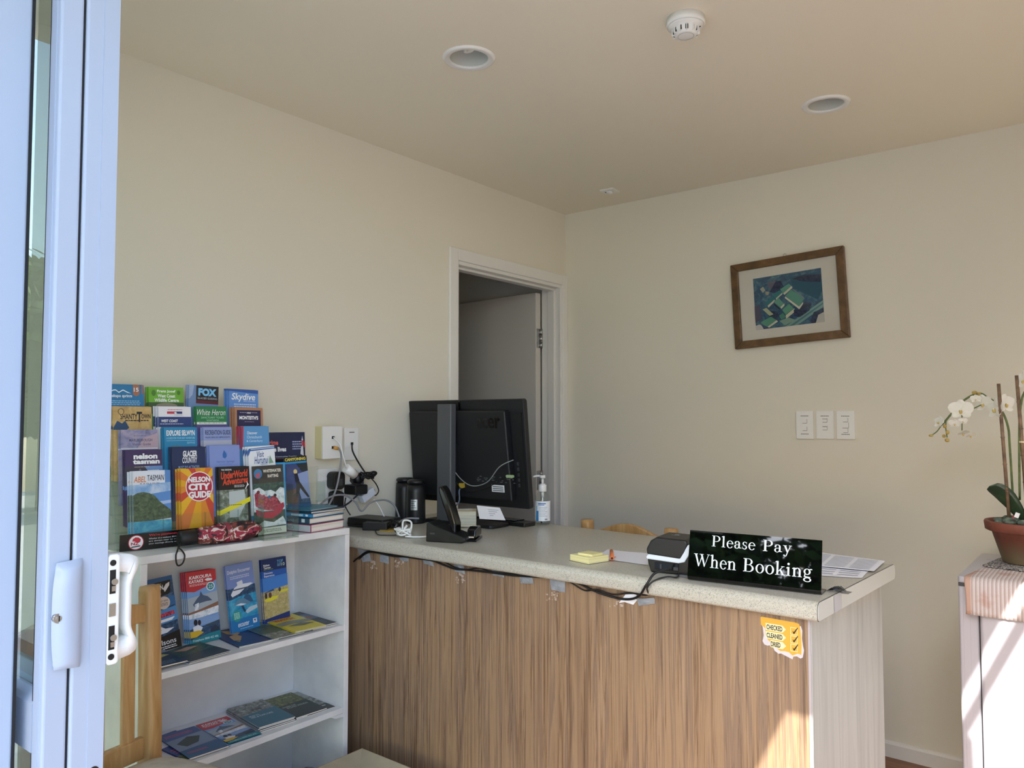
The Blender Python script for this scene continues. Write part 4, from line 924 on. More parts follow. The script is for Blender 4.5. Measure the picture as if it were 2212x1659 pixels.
PH_ROCK = SEAP('grey limestone','#57525a','#8d8890','#b8aeb2',60)
PH_CAVE = SEAP('grey green cave','#3b4238','#6c7668','#a9b1a8',50)
def J(c): return ink(c) if isinstance(c, str) else c
def brochure(w, h, t, base, ops, edge=PAGES, flex=0):
    """one printed leaflet, mm; front faces -Y, bottom edge on z=0"""
    m = MB(); m.keep = True; s = .001; W, Hh = w*s, h*s
    e = edge
    m.box(-W/2,.0,0,W/2,t*s,Hh,e)
    m.add([(-W/2,-.00012,0),(W/2,-.00012,0),(W/2,-.00012,Hh),(-W/2,-.00012,Hh)],[(0,1,2,3)],J(base))
    m.add([(-W/2-.0001,0,0),(-W/2-.0001,t*s,0),(-W/2-.0001,t*s,Hh),(-W/2-.0001,0,Hh)],[(0,1,2,3)],J(base))
    k = 1
    for op in ops:
        kd = op[0]; y = -.00012-.00018*k; k += 1
        X = lambda v: v*s-W/2
        Z = lambda v: Hh-v*s
        if kd == 'r': _, a,b,c,d,col = op; m.add([(X(a),y,Z(d)),(X(c),y,Z(d)),(X(c),y,Z(b)),(X(a),y,Z(b))],[(0,1,2,3)],J(col))
        elif kd == 'p': m.add([(X(a),y,Z(b)) for a,b in op[1]],[tuple(range(len(op[1])))],J(op[2]))
        elif kd == 'e': _, cx,cy,rx,ry,col = op; m.add([(X(cx+rx*cos(2*pi*i/28)),y,Z(cy+ry*sin(2*pi*i/28))) for i in range(28)],[tuple(range(28))],J(col))
        elif kd == 't':
            _, tx, a,b,c,d,col = op[:7]; o = op[7] if len(op) > 7 else {}
            M = Matrix(((1,0,0,0),(0,0,1,y),(0,1,0,0),(0,0,0,1)))
            if o.get('rot'): 
                cx_, cz_ = (X(a)+X(c))/2, (Z(b)+Z(d))/2; M = M @ Matrix.Translation((cx_,cz_,0)) @ Matrix.Rotation(R(o['rot']),4,'Z') @ Matrix.Translation((-cx_,-cz_,0))
            m.text(tx, X(a), Z(d), X(c), Z(b), J(col), M, bold=o.get('b',.01), shear=o.get('s',0))
        elif kd == 'l':   # rows of small print
            _, a,b,c,d,n,col = op; rng = random.Random(n*7+int(a))
            for i in range(n):
                yy = b+(d-b)*i/n; hh = (d-b)/n*.5; x = a
                while x < c-2:
                    ww = min(rng.uniform(3,9), c-x); m.add([(X(x),y,Z(yy+hh)),(X(x+ww),y,Z(yy+hh)),(X(x+ww),y,Z(yy)),(X(x),y,Z(yy))],[(0,1,2,3)],J(col)); x += ww+1.3
        elif kd == 'sun': # rays
            _, cx,cy,n,cols = op; L = 320
            for i in range(n):
                a0, a1 = 2*pi*i/n, 2*pi*(i+1)/n; tri = [(cx,cy),(cx+L*cos(a0),cy+L*sin(a0)),(cx+L*cos(a1),cy+L*sin(a1))]
                P = tri
                for (ax, lim, sg) in ((0,0,1),(0,w,-1),(1,0,1),(1,h,-1)):
                    Q = []
                    for q in range(len(P)):
                        A_, B_ = P[q], P[(q+1)%len(P)]; ia = (A_[ax]-lim)*sg >= 0; ib = (B_[ax]-lim)*sg >= 0
                        if ia: Q.append(A_)
                        if ia != ib:
                            tt = (lim-A_[ax])/(B_[ax]-A_[ax]); Q.append((A_[0]+(B_[0]-A_[0])*tt, A_[1]+(B_[1]-A_[1])*tt))
                    P = Q
                    if not P: break
                if len(P) > 2: m.add([(X(a),y,Z(b)) for a,b in P],[tuple(range(len(P)))],J(cols[i%len(cols)]))
    return m
WT = '#f1f2f4'; NV = '#16224a'
C = {}
C['springs'] = (99,210,1.2,'#2276ab',[('p',[(12,26),(24,15),(30,14),(38,21),(48,14),(58,20),(68,25),(58,23),(48,17),(38,24),(30,17),(24,18)],WT),('t','tekapo springs',18,28,70,39,WT,{'b':.02}),('p',[(72,0),(88,0),(88,28),(80,33),(72,28)],'#a86a4c'),('t','15',74,8,86,20,WT,{'b':.02}),('r',93,0,97,26,'#a86a4c'),('l',2,46,90,62,3,'#8fbfe0')])
C['wildlife'] = (99,210,1.2,'#6fae2c',[('t','Franz Josef',24,8,76,18,WT,{'b':.03}),('t','West Coast',25,21,75,31,WT,{'b':.03}),('t','Wildlife Centre',16,34,85,44,WT,{'b':.03}),('e',14,18,6,9,'#4b7d28'),('e',85,16,5,7,'#4b7d28'),('r',0,46,99,80,'#3c5a30'),('e',50,56,30,9,'#8d8474')])
C['fox'] = (84,200,1.2,'#6f8cb8',[('p',[(0,0),(14,0),(10,30),(0,44)],'#9fb0d0'),('r',20,0,84,52,'#1b1a1e'),('r',20,46,84,56,'#5c1a26'),('t','FOX',26,8,78,32,'#7cc4f2',{'b':.06}),('t','GLACIER GUIDING',24,36,80,42,'#b7b7bd')])
C['skydive'] = (99,210,1.2,'#5f8fd0',[('p',[(0,0),(99,0),(99,12),(0,6)],'#2d59a6'),('t','Skydive',8,12,88,40,WT,{'s':.2,'b':.015}),('t','NEW ZEALAND',48,35,88,39,'#cfdcf2'),('l',16,46,90,60,2,'#cfdcf2')])
C['shanty'] = (99,210,1.2,PH_TAN,[('t','SHANTY',18,20,62,36,'#1b1410',{'b':.02}),('t','T',60,14,74,44,'#1b1410',{'b':.04}),('t','OWN',72,21,96,34,'#1b1410',{'b':.02}),('e',20,14,8,9,'#2a201a'),('e',20,14,6.6,7.6,PH_TAN),('l',30,38,92,44,1,'#2b2620'),('p',[(0,60),(10,40),(22,48),(30,40),(40,60),(30,70),(0,74)],'#23466e'),('r',0,66,99,130,PH_TAN)])
C['helicopter'] = (99,210,1.2,'#eceaf0',[('r',26,14,50,21,'#c23246'),('r',50,14,72,21,'#26306a'),('p',[(47,17),(53,15),(56,20),(50,21)],WT),('l',28,8,72,11,1,'#c25262'),('l',48,24,72,27,1,'#a0a4b4'),('r',0,30,99,60,'#223a78'),('t','WEST COAST',8,38,58,46,WT,{'b':.03,'s':.15}),('l',4,50,74,54,1,'#cfd6ea')])
C['heron'] = (99,210,1.2,'#2a7d4a',[('t','White Heron',4,8,94,26,WT,{'s':.35,'b':-.005}),('t','SANCTUARY TOURS',16,30,88,36,'#9ecfae'),('t','WHATAROA',32,39,72,44,'#9ecfae'),('r',2,47,96,54,'#e8efe8'),('l',8,49,90,53,1,'#5a7d66'),('r',0,55,99,120,'#5a4c8a')])
C['monteith'] = (99,210,1.6,'#b07d5c',[('r',8,8,91,60,'#26234c'),('t','MONTEITH\'S',16,26,82,38,WT,{'b':.04}),('t','1868',42,14,56,19,WT,{'b':.02}),('l',18,15,40,18,1,'#b8b6c8'),('l',58,15,80,18,1,'#b8b6c8'),('l',34,44,66,47,1,'#9a98b4')])
C['marl'] = (99,210,1.2,PH_PURP,[('p',[(60,24),(99,10),(99,60),(40,60)],'#b79fae'),('t','MARLBOROUGH',22,26,84,34,'#4e4a66',{'b':.01}),('t','Visitor Guide',30,38,80,45,'#5d5974'),('l',34,17,68,20,1,'#6c6884'),('r',0,52,99,56,'#d7d6e4')])
C['selwyn'] = (99,210,1.2,'#1f86b6',[('t','EXPLORE SELWYN',7,8,92,24,WT,{'b':.03}),('t','A GUIDE FOR YOUR NEXT ADVENTURE',7,28,92,34,'#9fd2ea'),('r',7,38,92,39,'#9fd2ea'),('t','SELWYN.NZ',68,42,92,48,'#9fd2ea'),('e',36,60,20,8,'#4b7f92')])
C['recreation'] = (99,210,1.2,'#8f9ed0',[('r',0,40,99,80,'#b3b6cc'),('t','RECREATION GUIDE',6,9,95,23,'#33405f',{'b':.02}),('t','WALKING, BIKING AND CAMPING IN SELWYN',6,28,92,34,'#4c567a'),('r',0,58,99,62,'#5d6478')])
C['discover'] = (99,210,1.2,'#5a97cc',[('p',[(0,0),(7,0),(3,70),(-0,70)],'#b22d42'),('t','Discover',20,16,56,25,WT,{'b':.01}),('t','Christchurch',18,29,72,38,'#c6def2',{'b':.01}),('t','& Canterbury',16,42,74,51,'#c6def2',{'b':.01})])
C['nelson'] = (99,210,1.2,'#3e2b5a',[('t','nelson',22,10,86,26,WT,{'b':.05}),('t','tasman',20,27,92,40,WT,{'b':.05}),('r',0,46,99,110,'#6f95cc'),('p',[(0,46),(50,46),(64,66),(44,100),(0,100)],'#3c3648'),('p',[(20,80),(38,52),(58,80)],PH_ROCK),('p',[(68,80),(82,58),(99,80)],PH_ROCK),('l',24,47,66,50,1,'#c8c2a8')])
C['glacier'] = (99,210,1.2,'#1a2c58',[('t','GLACIER',32,10,74,28,WT,{'b':.04,'s':.1}),('t','COUNTRY',30,29,74,46,WT,{'b':.02,'s':.1}),('t','MUST DO ACTIVITIES',18,54,80,62,'#9db8e6')])
C['drop'] = (99,210,1.2,'#8296d2',[('p',[(47,14),(54,24),(56,33),(50,40),(43,36),(42,28)],'#2b66b0'),('p',[(53,18),(58,28),(55,32)],'#5f8fd0'),('t','Hanmer Springs',22,46,80,53,'#5a6fb2'),('l',30,56,72,59,1,'#7486c4')])
C['hurunui'] = (99,210,1.2,'#e6eaf0',[('p',[(4,6),(99,2),(99,10),(8,14),(0,30),(0,12)],'#2a62a6'),('p',[(10,8),(99,5),(99,7),(10,10)],'#d6e2f0'),('t','Visit',32,16,58,34,'#26508c',{'s':.3,'b':.01}),('t','Hurunui',20,32,74,54,'#26508c',{'s':.3,'b':.01}),('p',[(76,40),(80,30),(86,44),(92,54),(74,56)],'#7fa38a'),('t','together',42,53,70,60,'#6d7fa8',{'s':.3})])
C['abel'] = (99,210,1.2,'#e3e6f2',[('p',[(84,0),(99,0),(99,36),(84,38)],'#5a8ccc'),('r',0,38,99,120,'#5b8fd2'),('p',[(0,38),(99,34),(99,58),(30,66),(0,80)],PH_CLOUD),('p',[(0,92),(99,84),(99,92),(0,104)],'#a9c0e6'),('t','ABEL',2,15,34,31,'#d7803e',{'s':.2,'b':.01}),('t','TASMAN',37,12,82,28,'#15161a',{'s':.15,'b':.0}),('t','R E G I O N',18,33,68,37,'#6a6e80'),
  ('p',[(0,66),(10,60),(26,58),(42,62),(56,70),(70,88),(84,100),(96,110),(99,118),(99,134),(0,142)],PH_HILL),('r',0,138,99,170,PH_SEA),('p',[(0,170),(99,160),(99,176),(0,190)],'#1f7f9e'),('r',0,176,99,210,'#e0e2ee')])
C['city'] = (99,210,1.8,'#e0a41c',[('sun',60,50,20,['#e0a41c','#d9772f','#e6b224','#c8452f','#dd8a28']),('e',56,52,42,43,WT),('e',56,52,39.5,40.5,'#b4243c'),('t','NELSON',22,24,90,40,WT,{'b':.05}),('t','CITY',22,43,90,63,WT,{'b':.06}),('t','GUIDE',22,66,90,85,WT,{'b':.05}),('t','THE OFFICIAL',14,170,56,177,'#5a3f10'),('t','2023 GUIDE',14,180,50,187,'#5a3f10')])
C['underworld'] = (99,210,1.4,'#151214',[('t','THE ORIGINAL',8,6,42,11,WT),('t','UnderWorld',6,12,94,34,'#d94a2c',{'s':.25,'b':.03,'rot':4}),('t','Adventures',10,32,94,52,'#d94a2c',{'s':.25,'b':.03,'rot':4}),('l',48,55,82,63,3,'#c8c8ca'),('p',[(88,44),(93,52),(96,56),(90,60),(84,72),(80,74),(86,62),(90,54)],WT),('r',0,68,90,190,PH_CAVE),('p',[(30,74),(80,70),(84,110),(60,150),(30,150)],'#b9c2c2'),('p',[(0,128),(99,92),(99,106),(0,142)],'#e2d82c'),('l',24,112,70,118,1,'#8a8420')])
C['raft'] = (99,210,1.4,PH_GREEN,[('r',0,0,99,54,'#3a3836'),('e',18,24,13,15,'#3b7fae'),('p',[(10,24),(26,20),(22,36),(12,36)],'#b85a6e'),('t','WHITEWATER',34,12,92,22,'#e6e2d2',{'b':.03}),('t','RAFTING',48,28,82,38,'#e6e2d2',{'b':.03}),('p',[(0,72),(20,66),(36,78),(56,76),(70,84),(86,70),(99,74),(99,140),(0,140)],PH_FOAM),
  ('p',[(4,86),(14,78),(22,86),(30,92),(40,96),(56,96),(66,94),(76,104),(90,128),(70,140),(44,138),(20,132),(6,122)],PH_RED),('p',[(6,132),(30,142),(60,142),(84,122),(94,118),(97,130),(84,150),(56,164),(26,160),(8,150)],'#b8284a'),('e',16,80,5,5,'#6e1c30'),('e',32,94,5,5,'#c24a5e'),('e',50,98,5,5,'#2b6a94'),('e',68,94,5,5,'#2c1a22'),
  ('p',[(30,168),(60,176),(90,160),(99,180),(99,186),(0,188)],PH_FOAM),('r',0,190,99,210,'#d5d9cc'),('l',26,196,84,206,2,'#7b8478')])
C['crime'] = (210,148,1.2,NV,[('r',0,86,210,88,'#7c4a60'),('t','crime',66,26,106,42,'#d9605c',{'b':.03}),('t','save lives',66,48,136,64,WT,{'b':.04}),('l',160,30,196,62,4,'#9aa6cc'),('t','Communities Together',96,78,176,84,'#cfd6ea'),('r',204,32,210,52,'#b23a48'),('r',196,24,202,46,'#c24652'),('p',[(199,12),(202,28),(196,28)],'#cfd3da'),('p',[(194,48),(201,46),(203,80),(190,74)],'#cfd3da'),('r',0,88,210,148,'#0c0d14'),('p',[(150,96),(196,94),(196,120),(150,122)],'#d9d9dd'),('p',[(152,98),(194,96),(194,118),(152,120)],'#101018')])
C['canyon'] = (99,210,1.2,PH_DEEP,[('r',0,0,99,18,'#0d0f12'),('t','CANYONING',4,4,94,14,'#e2d25a',{'b':.04}),('r',2,17,96,23,'#2f8ec6'),('p',[(0,24),(99,24),(99,90),(50,110),(0,100)],'#34487e'),('p',[(50,24),(99,24),(99,60),(70,50)],'#1e2a30'),('p',[(40,60),(99,50),(99,140),(60,140)],'#8b9cc6'),('p',[(0,110),(50,104),(44,150),(0,160)],'#6b5248'),('e',44,50,8,8,'#d8c68a'),('p',[(38,56),(52,56),(58,80),(50,90),(40,84)],'#151c2c'),('p',[(44,84),(56,80),(96,136),(88,138),(58,104),(46,138),(38,132)],'#2b2f34'),('r',0,150,99,210,'#2a5c86')])
C['light_blue'] = (99,205,1.2,'#3aa0d8',[('r',6,6,93,60,'#33343a')])
C['tartan'] = (99,200,1.2,'#22303c',[('r',0,20,99,24,'#2f5a4e'),('r',0,50,99,54,'#2f5a4e'),('r',0,80,99,84,'#2f5a4e')])
# shelf two, standing
C['park'] = (99,210,1.2,PH_DEEP,[('r',0,0,99,14,'#2a5a8c'),('p',[(0,14),(92,12),(88,46),(80,52),(0,58)],'#0c0c10'),('t','Day Guide & Map',6,16,62,22,'#c9bb5a'),('t','TASMAN',20,22,66,36,WT,{'b':.03}),('t','NAT\'L PARK',8,37,58,48,WT,{'b':.03}),('p',[(66,34),(76,22),(88,18),(86,28),(78,36),(70,44)],'#e2e2e4'),('p',[(0,64),(99,58),(99,84),(0,96)],'#2e6aa0'),('e',62,74,20,18,'#d5c4b4'),('t','BEST VIEWS',50,66,76,71,'#4b4038'),('l',50,74,74,84,3,'#6b6058'),('p',[(0,98),(99,88),(99,128),(0,136)],'#4c8cc4'),('p',[(0,106),(90,100),(92,112),(0,116)],PH_RED),('p',[(0,122),(90,118),(80,126),(0,130)],WT),
  ('p',[(8,140),(40,136),(56,146),(84,148),(60,158),(12,160)],'#e2e6ee'),('p',[(14,142),(36,139),(44,148),(14,150)],'#20304c'),('p',[(0,172),(99,158),(99,210),(0,210)],'#0d0e12'),('t','Wilsons',8,176,84,190,WT),('l',12,194,84,204,2,WT)])
C['kayak'] = (99,210,1.4,'#7ba6d8',[('p',[(0,0),(99,0),(99,32),(60,50),(24,60),(0,56)],'#c2303a'),('t','KAIKOURA',10,12,84,22,WT,{'b':.03,'s':.15}),('t','KAYAKS',8,24,56,34,WT,{'b':.03,'s':.15}),('p',[(60,28),(70,24),(86,27),(84,32),(68,33)],WT),('l',10,37,76,44,2,'#f0c4c4'),('e',78,50,14,13,WT),('e',78,50,11,10.5,'#1d8a94'),('t','25',71,45,85,55,'#d8e8ea'),
  ('p',[(0,76),(99,66),(99,120),(0,128)],'#a9b4bc'),('p',[(16,96),(30,80),(40,72),(44,60),(50,72),(66,78),(80,92),(60,92),(40,94),(22,104)],'#4a5e78'),('p',[(22,96),(36,92),(30,128),(20,130)],PH_FOAM),('p',[(0,118),(40,112),(99,98),(99,110),(40,122),(0,126)],'#8c6450'),('p',[(0,124),(99,110),(99,130),(0,140)],PH_FOAM),('r',0,136,99,158,'#86a6d2'),('p',[(0,166),(99,156),(99,196),(0,196)],PH_DEEP),('p',[(50,160),(99,152),(99,158),(60,166)],'#3c4f5c'),
  ('e',20,148,6,9,'#1c1a22'),('e',32,150,5,8,'#2c2022'),('p',[(10,160),(28,156),(42,166),(34,176),(12,176)],'#e2e2e8'),('p',[(0,172),(30,172),(44,180),(20,190),(0,190)],'#d6b02c'),('p',[(66,176),(82,164),(96,176),(94,182),(66,184)],'#24364c'),('p',[(0,196),(60,186),(99,184),(99,210),(0,210)],'#1a7f8c'),('t','Freephone 0800 452 456',8,196,90,204,'#cfe8ea')])
C['dolphin'] = (99,210,1.4,'#7a8ec4',[('t','Dolphin Encounter',6,16,88,30,WT,{'b':.0}),('l',14,36,84,47,2,'#c6cee6'),('r',0,72,99,106,PH_DEEP),('p',[(10,90),(24,72),(40,64),(84,66),(92,70),(60,80),(40,92),(14,98)],'#e6e8ee'),('p',[(34,56),(54,52),(56,64),(36,66)],'#dde0e6'),('r',20,76,80,80,'#4a5566'),('p',[(0,108),(40,100),(99,98),(99,170),(0,170)],PH_SEA),('p',[(16,122),(34,108),(60,108),(78,124),(66,132),(44,126),(24,126)],'#5f89a4'),('p',[(22,125),(40,122),(60,128),(44,130)],'#dfe6ea'),('p',[(52,108),(64,96),(78,106),(86,126),(76,126)],'#2f5c80'),('p',[(52,150),(70,140),(96,138),(98,148),(74,154),(60,158)],'#b9cbd6'),('p',[(40,130),(48,130),(56,150),(50,152)],'#1e4664'),
  ('r',0,168,99,210,'#1d76b4'),('e',22,158,15,17,'#2f9a8e'),('l',12,148,32,168,5,'#bfe6dc'),('t','encounter',22,180,62,193,WT,{'s':.3,'b':.01}),('r',76,178,90,192,'#dfe2e8'),('p',[(79,181),(86,181),(83,189)],'#1c2a50'),('l',28,198,74,202,1,'#9cc6e6')])
C['topten'] = (99,210,1.4,'#2459a8',[('r',0,0,99,38,'#16285c'),('t','Nelson',8,16,32,23,WT,{'b':.02}),('t','Tasman',8,24,36,31,WT,{'b':.02}),('t','TOP',62,8,86,18,'#6fc0ea',{'b':.01}),('t','10',78,19,92,29,'#cfe0c0'),('l',62,20,76,30,3,'#7ab0d8'),('l',8,33,44,36,1,'#8fb050'),('t','Discovery',8,42,42,50,WT,{'b':.01}),('t','Experience',8,51,48,59,WT,{'b':.01}),('p',[(0,60),(99,56),(99,96),(0,104)],'#3f7cc6'),('p',[(0,104),(99,94),(99,190),(0,196)],PH_SAND),('p',[(12,104),(40,98),(44,104),(0,108)],'#2c4c7c'),('p',[(4,128),(30,122),(60,122),(50,132),(24,136),(6,134)],'#e0d42c'),('e',10,116,5,9,'#3a2c30'),('e',26,116,6,9,'#5a3a2c'),('p',[(52,110),(72,106),(99,106),(96,114),(66,114)],'#dccf34'),('e',64,104,5,7,'#4a4240'),('p',[(0,190),(99,180),(99,210),(0,210)],'#1c2f70'),('l',8,198,60,204,1,'#7a92cc')])
# lying covers
C['flat_hammock'] = (150,210,1.6,'#b9c6d8',[('t','Ahh...together',24,16,100,40,'#3c5c94',{'s':.3}),('p',[(0,70),(150,50),(150,210),(0,210)],PH_GREEN),('p',[(30,90),(90,76),(120,92),(60,110)],'#c09c88'),('p',[(0,150),(150,140),(150,210),(0,210)],'#26343c')])
C['flat_teal'] = (99,210,1.6,'#1f3d58',[('r',0,0,99,90,'#7f97b4'),('p',[(10,110),(60,90),(90,120),(30,150)],'#b9c07a'),('l',10,170,80,200,3,'#6f93ac')])
C['flat_map'] = (148,210,1.8,'#233468',[('p',[(40,10),(64,30),(84,70),(60,90),(40,60)],'#c29a54'),('p',[(30,90),(60,80),(66,110),(40,150),(20,140)],'#c29a54'),('p',[(20,150),(36,152),(30,166)],'#c29a54'),('l',90,30,140,50,2,'#5a6ca6')])
C['flat_river'] = (148,210,1.4,'#6f8a96',[('p',[(0,60),(80,40),(148,80),(148,150),(0,140)],PH_GREEN),('p',[(0,150),(148,140),(148,210),(0,210)],PH_GREY),('t','river',20,12,70,32,'#8a4a8a')])
C['flat_whale'] = (148,210,1.4,'#d9c62a',[('t','WHALE',14,16,112,40,'#c8482c',{'b':.05}),('t','WATCH',14,46,112,70,'#c8482c',{'b':.05}),('p',[(0,90),(60,80),(148,96),(148,130),(60,120),(0,130)],'#7d8378'),('p',[(20,140),(90,126),(140,150),(80,160)],'#5e6660')])
C['flat_dark'] = (148,210,1.4,'#1d2733',[('p',[(0,50),(148,40),(148,110),(0,120)],'#566c88'),('p',[(20,70),(90,56),(120,90),(50,100)],'#9fb2c8'),('p',[(80,80),(120,70),(130,100),(96,110)],'#8a5a48'),('l',12,150,120,190,3,'#5d7286')])
C['flat_navy'] = (99,210,1.2,'#274487',[('p',[(0,50),(99,40),(99,80),(0,90)],'#d5d8e4'),('l',10,20,80,40,2,'#b2607c'),('l',8,120,90,160,3,'#d06a80'),('p',[(0,170),(99,160),(99,210),(0,210)],PH_BUSH)])
C['flat_blue'] = (148,210,1.6,'#3c5c94',[('l',14,20,120,40,2,'#c8607c'),('p',[(0,60),(148,50),(148,140),(0,150)],'#7f93ac'),('p',[(20,96),(80,62),(120,80),(90,120),(40,130)],'#33423c'),('r',0,150,148,210,'#245a86'),('l',14,170,90,184,2,'#c25a76')])
C['flat_explore'] = (148,210,2.6,'#a9a6a8',[('p',[(0,0),(148,0),(148,90),(0,110)],PH_GREY),('p',[(60,60),(96,58),(100,78),(76,74)],'#4c4a4a'),('p',[(0,100),(50,92),(148,86),(148,210),(0,210)],'#2b6a80'),('t','MORE TO',20,110,60,120,'#bfd2dc',{'b':.01}),('t','SEE & EXPLORE',20,122,110,134,'#bfd2dc',{'b':.01})])
C['flat_moss'] = (148,210,2.6,'#1e2c26',[('r',0,0,148,90,PH_BUSH),('t','WHERE THE',16,104,80,114,'#b2bdb4',{'b':.01}),('t','ROAD WINDS',30,116,128,128,'#b2bdb4',{'b':.01})])
C['flat_sketch'] = (148,210,1.6,'#9aa09a',[('p',[(10,10),(90,16),(130,50),(60,60),(20,46)],'#6d736e'),('p',[(20,18),(80,24),(110,44),(60,50)],'#b9beb8'),('p',[(0,80),(148,70),(148,160),(0,150)],PH_GREY),('r',0,160,148,210,'#27302c'),('l',40,172,130,184,1,'#d0d4cf')])
def B(key, edge=PAGES): w,h,t,base,ops = C[key]; return brochure(w,h,t,base,ops,edge)

# ------------------------------------------------------------------ clear tiered rack on the shelf top
RZ = SZT; rk_rot = math.atan2(.158,.987)     # rack is turned a little off the wall
rn = V((.987,-.158,0)); ru = V((.158,.987,0))
ROWX = [.178,.150,.122,.094,.066]
rack_pos = V((.203,-2.12,RZ))
rk = empty('brochure_rack', rack_pos, 'clear acrylic tiered brochure rack with a black strip at its foot', 'brochure rack', rotz=pi/2-rk_rot)
# local: x along rack (to the right seen from the room), -y to the room, z up
LW, RW = -.245, .165
BB = [.004,.045,.092,.142,.196]   # pocket floor heights
for r in range(5):
    yb_ = .0+.028*r; z0 = BB[r]; m = MB()
    m.box(LW,yb_-.004,z0,RW,yb_-.002,z0+.085,ACRY)                    # front lip
    m.box(LW,yb_-.004,z0,RW,yb_+.024,z0+.002,ACRY2)
    for x in (LW,-.128,-.012,.085,RW-.002): m.box(x,yb_-.002,z0,x+.002,yb_+.024,z0+.085,ACRY2)
    m.build('tier', rk)
m = MB()
for x in (LW-.003,RW+.001): m.prism([(-.006,0),(.14,0),(.14,.30),(.11,.30),(.02,.10)], x, x+.002, ACRY, axis='x')
m.box(LW,.139,0,RW,.141,.36,ACRY); m.build('side_panel', rk)
m = MB(); m.keep = True; m.box(LW+.004,-.0075,.002,RW-.02,-.0055,.046,ink('#0d0d10',.25))
M = Matrix(((1,0,0,0),(0,0,1,-.0078),(0,1,0,0),(0,0,0,1)))
cxx, cz = LW+.045, .023
def disc(cx,cz,r,mt,dy): m.add([(cx+r*cos(2*pi*k/32),-.0078-dy,cz+r*sin(2*pi*k/32)) for k in range(32)],[tuple(range(32))],mt)
disc(cxx,cz,.020,ink('#c0283c'),0); disc(cxx,cz,.018,ink('#f0eef2'),.0002)
m.add([(cxx+a*.001,-.0083,cz+b*.001) for a,b in ((-10,4),(-8,10),(-2,14),(6,13),(12,8),(11,1),(5,-2),(-4,3))],[tuple(range(8))],ink('#c0283c'))
m.text('NZ',cxx-.013,cz-.007,cxx+.008,cz+.001,ink('#c0283c'),M @ Matrix.Translation((0,0,-.0008)),bold=.04); m.add([(cxx-.012,-.0084,cz-.0135),(cxx+.011,-.0084,cz-.0115),(cxx+.011,-.0084,cz-.0085),(cxx-.012,-.0084,cz-.0105)],[(0,1,2,3)],ink('#2a2a2e'))
m.text("We're passionate about it",LW+.078,.0345,LW+.195,.0425,ink('#c8303a'),M,bold=.02)
m.text("Whether it's a weekend, BROCHURES",LW+.078,.027,LW+.172,.0318,ink('#dcdce0'),M); m.text("are always near to send",LW+.078,.020,LW+.160,.0248,ink('#dcdce0'),M); m.text("your message directly to you",LW+.078,.013,LW+.164,.0178,ink('#dcdce0'),M)
m.build('header_strip', rk, label='black strip with red and white round emblem and small print')
# brochures in the pockets: (row, key, px_left, py_left, px_right, n behind, label)
LEANB = R(7)
RB = [
 (4,'springs',216,831,315.8,834.6,2,'blue brochure with white hill line and gold ribbon, top row far left'),
 (4,'wildlife',320.5,836.5,395.8,837.6,3,'bright green wildlife centre brochure, top row second from left'),
 (4,'fox',401,833,465,840,3,'tilted brochure with ice blue letters on black, top row third'),
 (4,'skydive',491,841.6,554,843.5,4,'light blue Skydive brochure, top row far right'),
 (3,'shanty',244,878.8,327,878.8,2,'parchment coloured old town brochure, second row from top far left'),
 (3,'helicopter',341.7,878.8,412,878.8,4,'white and navy brochure with red and blue bar, second row from top'),
 (3,'heron',422.8,878.8,489.8,879.5,2,'green brochure with white script lettering, second row from top'),
 (3,'monteith',504,880.7,565,882,4,'kraft brown brochure with navy label, second row from top far right'),
 (2,'marl',260.6,928,340,927,2,'hazy purple beach brochure, middle row far left'),
 (2,'selwyn',354,923.5,425,922.8,3,'blue EXPLORE SELWYN brochure, middle row second from left'),
 (2,'recreation',438.8,922.8,500,922.8,3,'grey blue RECREATION GUIDE brochure, middle row third from left'),
 (2,'discover',521.6,921,580.3,921.6,5,'light blue brochure with a red edge, middle row far right'),
 (1,'nelson',270,971.7,350,969,2,'purple brochure with bold white lettering over rocks, row above the front one'),
 (1,'glacier',371,966,442.8,966,3,'dark navy GLACIER COUNTRY brochure, row above the yellow guide'),
 (1,'drop',452,962,517,964,3,'plain periwinkle brochure with a blue water drop'),
 (1,'hurunui',540,963.4,596.8,961.8,4,'white brochure with blue handwriting and green leaf'),
 (0,'abel',286.4,1027,367.5,1024,5,'front row brochure with green headland above turquoise sea, far left'),
 (0,'city',390,1012,459,1010,4,'yellow NELSON CITY GUIDE with a red circle and orange rays'),
 (0,'underworld',472,1008,538,1005,3,'black cave adventure brochure with red lettering and yellow slash'),
]
for (r, key, pxl, pyl, pxr, pyr, nb, lab) in RB:
    pt = V((ROWX[r], -2.12, 0)); a = on(pxl, pyl, pt, rn); b = on(pxr, pyl, pt, rn)
    w,h,t,base,ops = C[key]; mid = (a+b)/2; wd = (b-a).dot(ru)
    h_ = h*.001; top = mid; bot = top - V((0,0,1))*h_*cos(LEANB) + rn*h_*sin(LEANB)
    sc = wd/(w*.001)
    m = B(key); o = m.build('brochure', label=lab, cat='brochure', group='brochures in the tiered rack')
    o.rotation_euler = (-LEANB if True else 0, R({'fox':3,'hurunui':-2,'skydive':1.5,'monteith':1}.get(key,0)), pi/2-rk_rot); o.scale = (max(.85,min(1.1,sc)),1,1)
    o.location = bot
    if bot.z < RZ+.005: o.location.z = RZ+.005
    for k in range(nb):
        c = o.copy(); COL.objects.link(c); c['label'] = 'spare copy stacked behind the '+' '.join(lab.split(',')[0].split()[:9]); c['group'] = 'spare copies behind one rack brochure'
        c.location = o.location - rn*(.0040*(k+1)) - ru*(.0025*(k+1)*(1 if k%2 else .7)) + V((0,0,random.uniform(-.002,.0015)))
